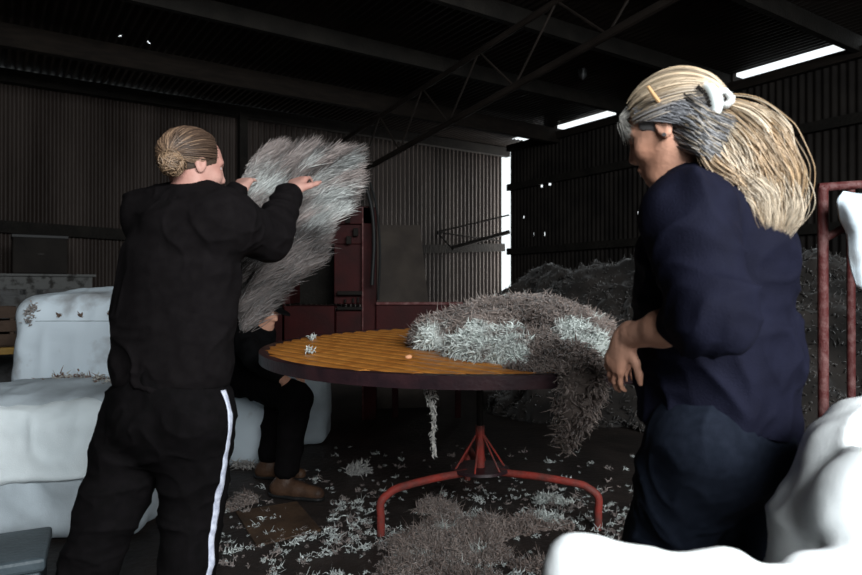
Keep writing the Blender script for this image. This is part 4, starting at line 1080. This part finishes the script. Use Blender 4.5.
pt = tail([P(712, 108, 1.44), P(732, 124, 1.42), P(754, 148, 1.40), P(769, 180, 1.39), P(776, 212, 1.39), P(774, 240, 1.39)], [.030, .056, .070, .060, .042, .016], 4200, 17, ponycol, 'ponytail')
tail([P(706, 118, 1.44), P(720, 145, 1.41), P(742, 170, 1.39), P(760, 198, 1.38), P(768, 232, 1.38)], [.030, .050, .052, .045, .020], 1800, 19, ponycol, 'ponytail')
# claw clip + scrunchie + pencil
cl_ = MB(); cpts = spline([P(702, 84, 1.41), P(711, 90, 1.39), P(716, 100, 1.38), P(715, 112, 1.385), P(708, 121, 1.395)], 5)
cl_.tube(cpts, [.006 + .009 * math.sin(i / (len(cpts) - 1) * 3.14) for i in range(len(cpts))], 10)
co = cl_.build('claw_clip', M['clip'], per2, True)
for i in range(1, 9):
    t = i / 9.; p = spline([P(697, 86, 1.395), P(704, 93, 1.38), P(709, 104, 1.375), P(708, 116, 1.385)], 6)[int(t * 17)]
    MB().tube([p + A(-.002, 0, -.003), p + A(.003, -.003, .003)], .0034, 8).build('bead', M['iron_dark'], co, True)
c = P(724, 98, 1.40); v_ = []; Fs = Field(c - .05, c + .05, .003)
for i in range(9):
    a = i / 9 * 6.28; Fs.ell(c + A(.016 * math.cos(a), .006 * math.sin(a * 2), .016 * math.sin(a)), (.009, .009, .008), None, .005)
v, f = Fs.mesh(); v = disp(v, f, lambda p: .002 * vn(p, 120)); mk('scrunchie', v, f, M['scrunchie'], per2)
MB().tube([P(648, 86, 1.40), P(654, 95, 1.41), P(661, 104, 1.43)], [.0035, .0045, .0045], 8).build('hair_stick', M['pen'], per2, True)
# small stud on the near ear
ec = qW(-.006, .090, -.030); MB().tube([ec - sW_ * .003, ec + sW_ * .004], .004, 10).build('earring', M['steel'], per2, True)

# ------------------------------------------------------------------ right: pipe frame, bags
fr = empty('pipe_frame', (1.5, 2.6, 0), 'worn maroon pipe frame standing at the right edge behind the white sacks', 'frame')
p1 = P(823, 188, 2.45)
MB().tube([A(p1[0], p1[1], 0), A(p1[0], p1[1], p1[2])], .0185, 14).build('post', M['maroon'], fr, True)
p2 = P(851, 215, 3.0); MB().tube([A(p2[0], p2[1], 0), A(p2[0], p2[1], 1.62)], .018, 14).build('post', M['maroon'], fr, True)
p3 = A(2.05, 2.30, p1[2] + .02)
MB().tube(spline([p1 - A(0, 0, .012), p1 + A(.012, 0, .0), p1 + A(.04, 0, .006), p3], 6), .0165, 14).build('rail', M['maroon'], fr, True)
MB().tube([A(p3[0], p3[1], 0), p3], .018, 14).build('post', M['maroon'], fr, True)
MB().tube([P(826, 238, 2.45), P(885, 205, 2.35)], .0145, 12).build('brace', M['maroon'], fr, True)
def sheet(name, grid, mat, label=None, cat=None, thick=.004, amp=.012, sc=6, seed=0, parent=None, sub=6):
    g = np.array(grid, float); a, b, _ = g.shape                       # rows x cols control points
    rows = np.array([spline(list(g[i]), sub) for i in range(a)]); full = np.array([spline(list(rows[:, j]), sub) for j in range(rows.shape[1])]).transpose(1, 0, 2)
    n, m_ = full.shape[:2]; v = full.reshape(-1, 3); i, j = np.meshgrid(np.arange(n - 1), np.arange(m_ - 1), indexing='ij'); i = i.ravel(); j = j.ravel()
    f = np.stack([i * m_ + j, i * m_ + j + 1, (i + 1) * m_ + j + 1, (i + 1) * m_ + j], 1)
    v = disp(v, f, lambda p: amp * fbm(p, sc, 3, seed)); o = mk(name, v, f, mat, parent)
    md = o.modifiers.new('thick', 'SOLIDIFY'); md.thickness = thick
    if label: tag(o, label, cat)
    return o
sheet('torn_sack', [[P(842, 192, 2.33), P(856, 194, 2.33), P(872, 192, 2.32), P(890, 190, 2.32)],
                    [P(837, 205, 2.32), P(852, 208, 2.28), P(872, 206, 2.3), P(893, 205, 2.28)],
                    [P(846, 235, 2.36), P(858, 236, 2.32), P(876, 236, 2.33), P(894, 235, 2.3)],
                    [P(850, 262, 2.36), P(862, 264, 2.33), P(878, 264, 2.33), P(895, 262, 2.3)],
                    [P(858, 286, 2.36), P(867, 290, 2.34), P(880, 292, 2.33), P(896, 290, 2.3)]], M['bag'], 'torn white sack cloth draped over the brace of the maroon pipe frame', 'sack', .004, .012, 9, 3)
sheet('sack', [[P(862, 390, 2.2), P(875, 385, 2.2), P(900, 380, 2.2)], [P(846, 415, 2.15), P(862, 415, 2.1), P(900, 410, 2.1)],
               [P(832, 440, 2.15), P(850, 440, 2.08), P(900, 435, 2.08)], [P(824, 470, 2.15), P(850, 470, 2.1), P(900, 465, 2.1)], [P(826, 540, 2.15), P(850, 540, 2.1), P(900, 540, 2.1)], [P(830, 628, 2.15), P(850, 628, 2.12), P(900, 628, 2.12)]], M['bag_soiled'], 'greyer folded sack hanging just behind the big white sack at the right', 'sack', .004, .03, 6, 8)
# big white sack
F = Field((.40, .65, -.01), (1.6, 1.5, 1.15), .012)
F.chain([P(868, 462, 1.22), P(868, 530, 1.22), P(862, 640, 1.22), P(862, 800, 1.22)], [.105, .150, .170, .19], .06)
F.cone(P(868, 462, 1.22), P(905, 445, 1.25), .105, .11, .06)
F.ell(P(880, 510, 1.06), (.11, .10, .10), None, .03); F.ell(P(822, 590, 1.16), (.07, .12, .16), None, .05)
F.ell(P(865, 578, .98), (.13, .07, .035), None, .02)
F.cut((1, 1, .01), (0, 0, -1), 4)
v, f = F.mesh(); v = relax(v, f, 3)
v = disp(v, f, lambda p: .014 * fbm(p + .2 * fbm(p, 3, 2)[:, None], 4.5, 3, 6) + .016 * (1 - np.abs(vn(p * A(1.2, 1, .7) + A(.3, 0, 0), 6, 2.4))) ** 4 - .008)
tag(mk('wool_sack', v, f, M['bag_white']), 'large bulging bright white sack in the right foreground', 'sack')
# flat white sack, bottom centre-right
F = Field((.0, .55, -.01), (.85, 1.25, .95), .010)
F.box(P(672, 640, .93) * A(1, 1, 0) + A(0, 0, .36), (.19, .14, .355), .07, None, 0)
F.cone(P(576, 568, .95), P(640, 578, .95), .030, .035, .04); F.cone(P(640, 580, .95), P(725, 570, .95), .035, .022, .05)
F.ell(P(720, 575, .95), (.035, .04, .03), None, .03); F.cone(P(584, 580, .95), P(589, 680, .95), .05, .06, .05); F.cone(P(735, 590, .95), P(800, 592, .97), .03, .03, .04)
F.cut((.3, .9, .01), (0, 0, -1), 4)
v, f = F.mesh(); v = relax(v, f, 2); v = disp(v, f, lambda p: .010 * fbm(p, 6, 3, 2))
tag(mk('wool_sack', v, f, M['bag_white']), 'white sack whose peaked rim shows along the bottom edge before the jeans', 'sack')
# slate box bottom left
bx = A(-1.47, 2.33, 0)
rot = -.25; RR = [A(math.cos(rot), math.sin(rot), 0), A(-math.sin(rot), math.cos(rot), 0), Z3]
tc = empty('tool_case', (bx[0], bx[1], 0), 'slate grey tool case in the lower left corner beside the black trousers', 'case')
lx = P(46, 557, 2.07); rx_ = P(53, 519, 2.36); e_ = unit((rx_ - lx) * A(1, 1, 0)); ux = A(e_[1], -e_[0], 0); RR = [ux, e_, Z3]
L2 = np.linalg.norm((rx_ - lx)[:2]) / 2; cen = (lx + rx_) / 2 - ux * .27; cen[2] = 0
m = MB(); m.box(cen + A(0, 0, .125), (.255, L2 - .012, .125), RR, .01); m.build('body', M['case'], tc)
m = MB(); m.box(cen + A(0, 0, .276), (.27, L2, .022), RR, .012); lid = m.build('lid', M['case'], tc)
hc_ = cen - e_ * (L2 + .01) + ux * .18 + A(0, 0, .20)
MB().tube(spline([hc_ + ux * -.06, hc_ - e_ * .03 + ux * -.05, hc_ - e_ * .035, hc_ - e_ * .03 + ux * .05, hc_ + ux * .06], 5), .011, 10).build('handle', M['leather'], tc, True)
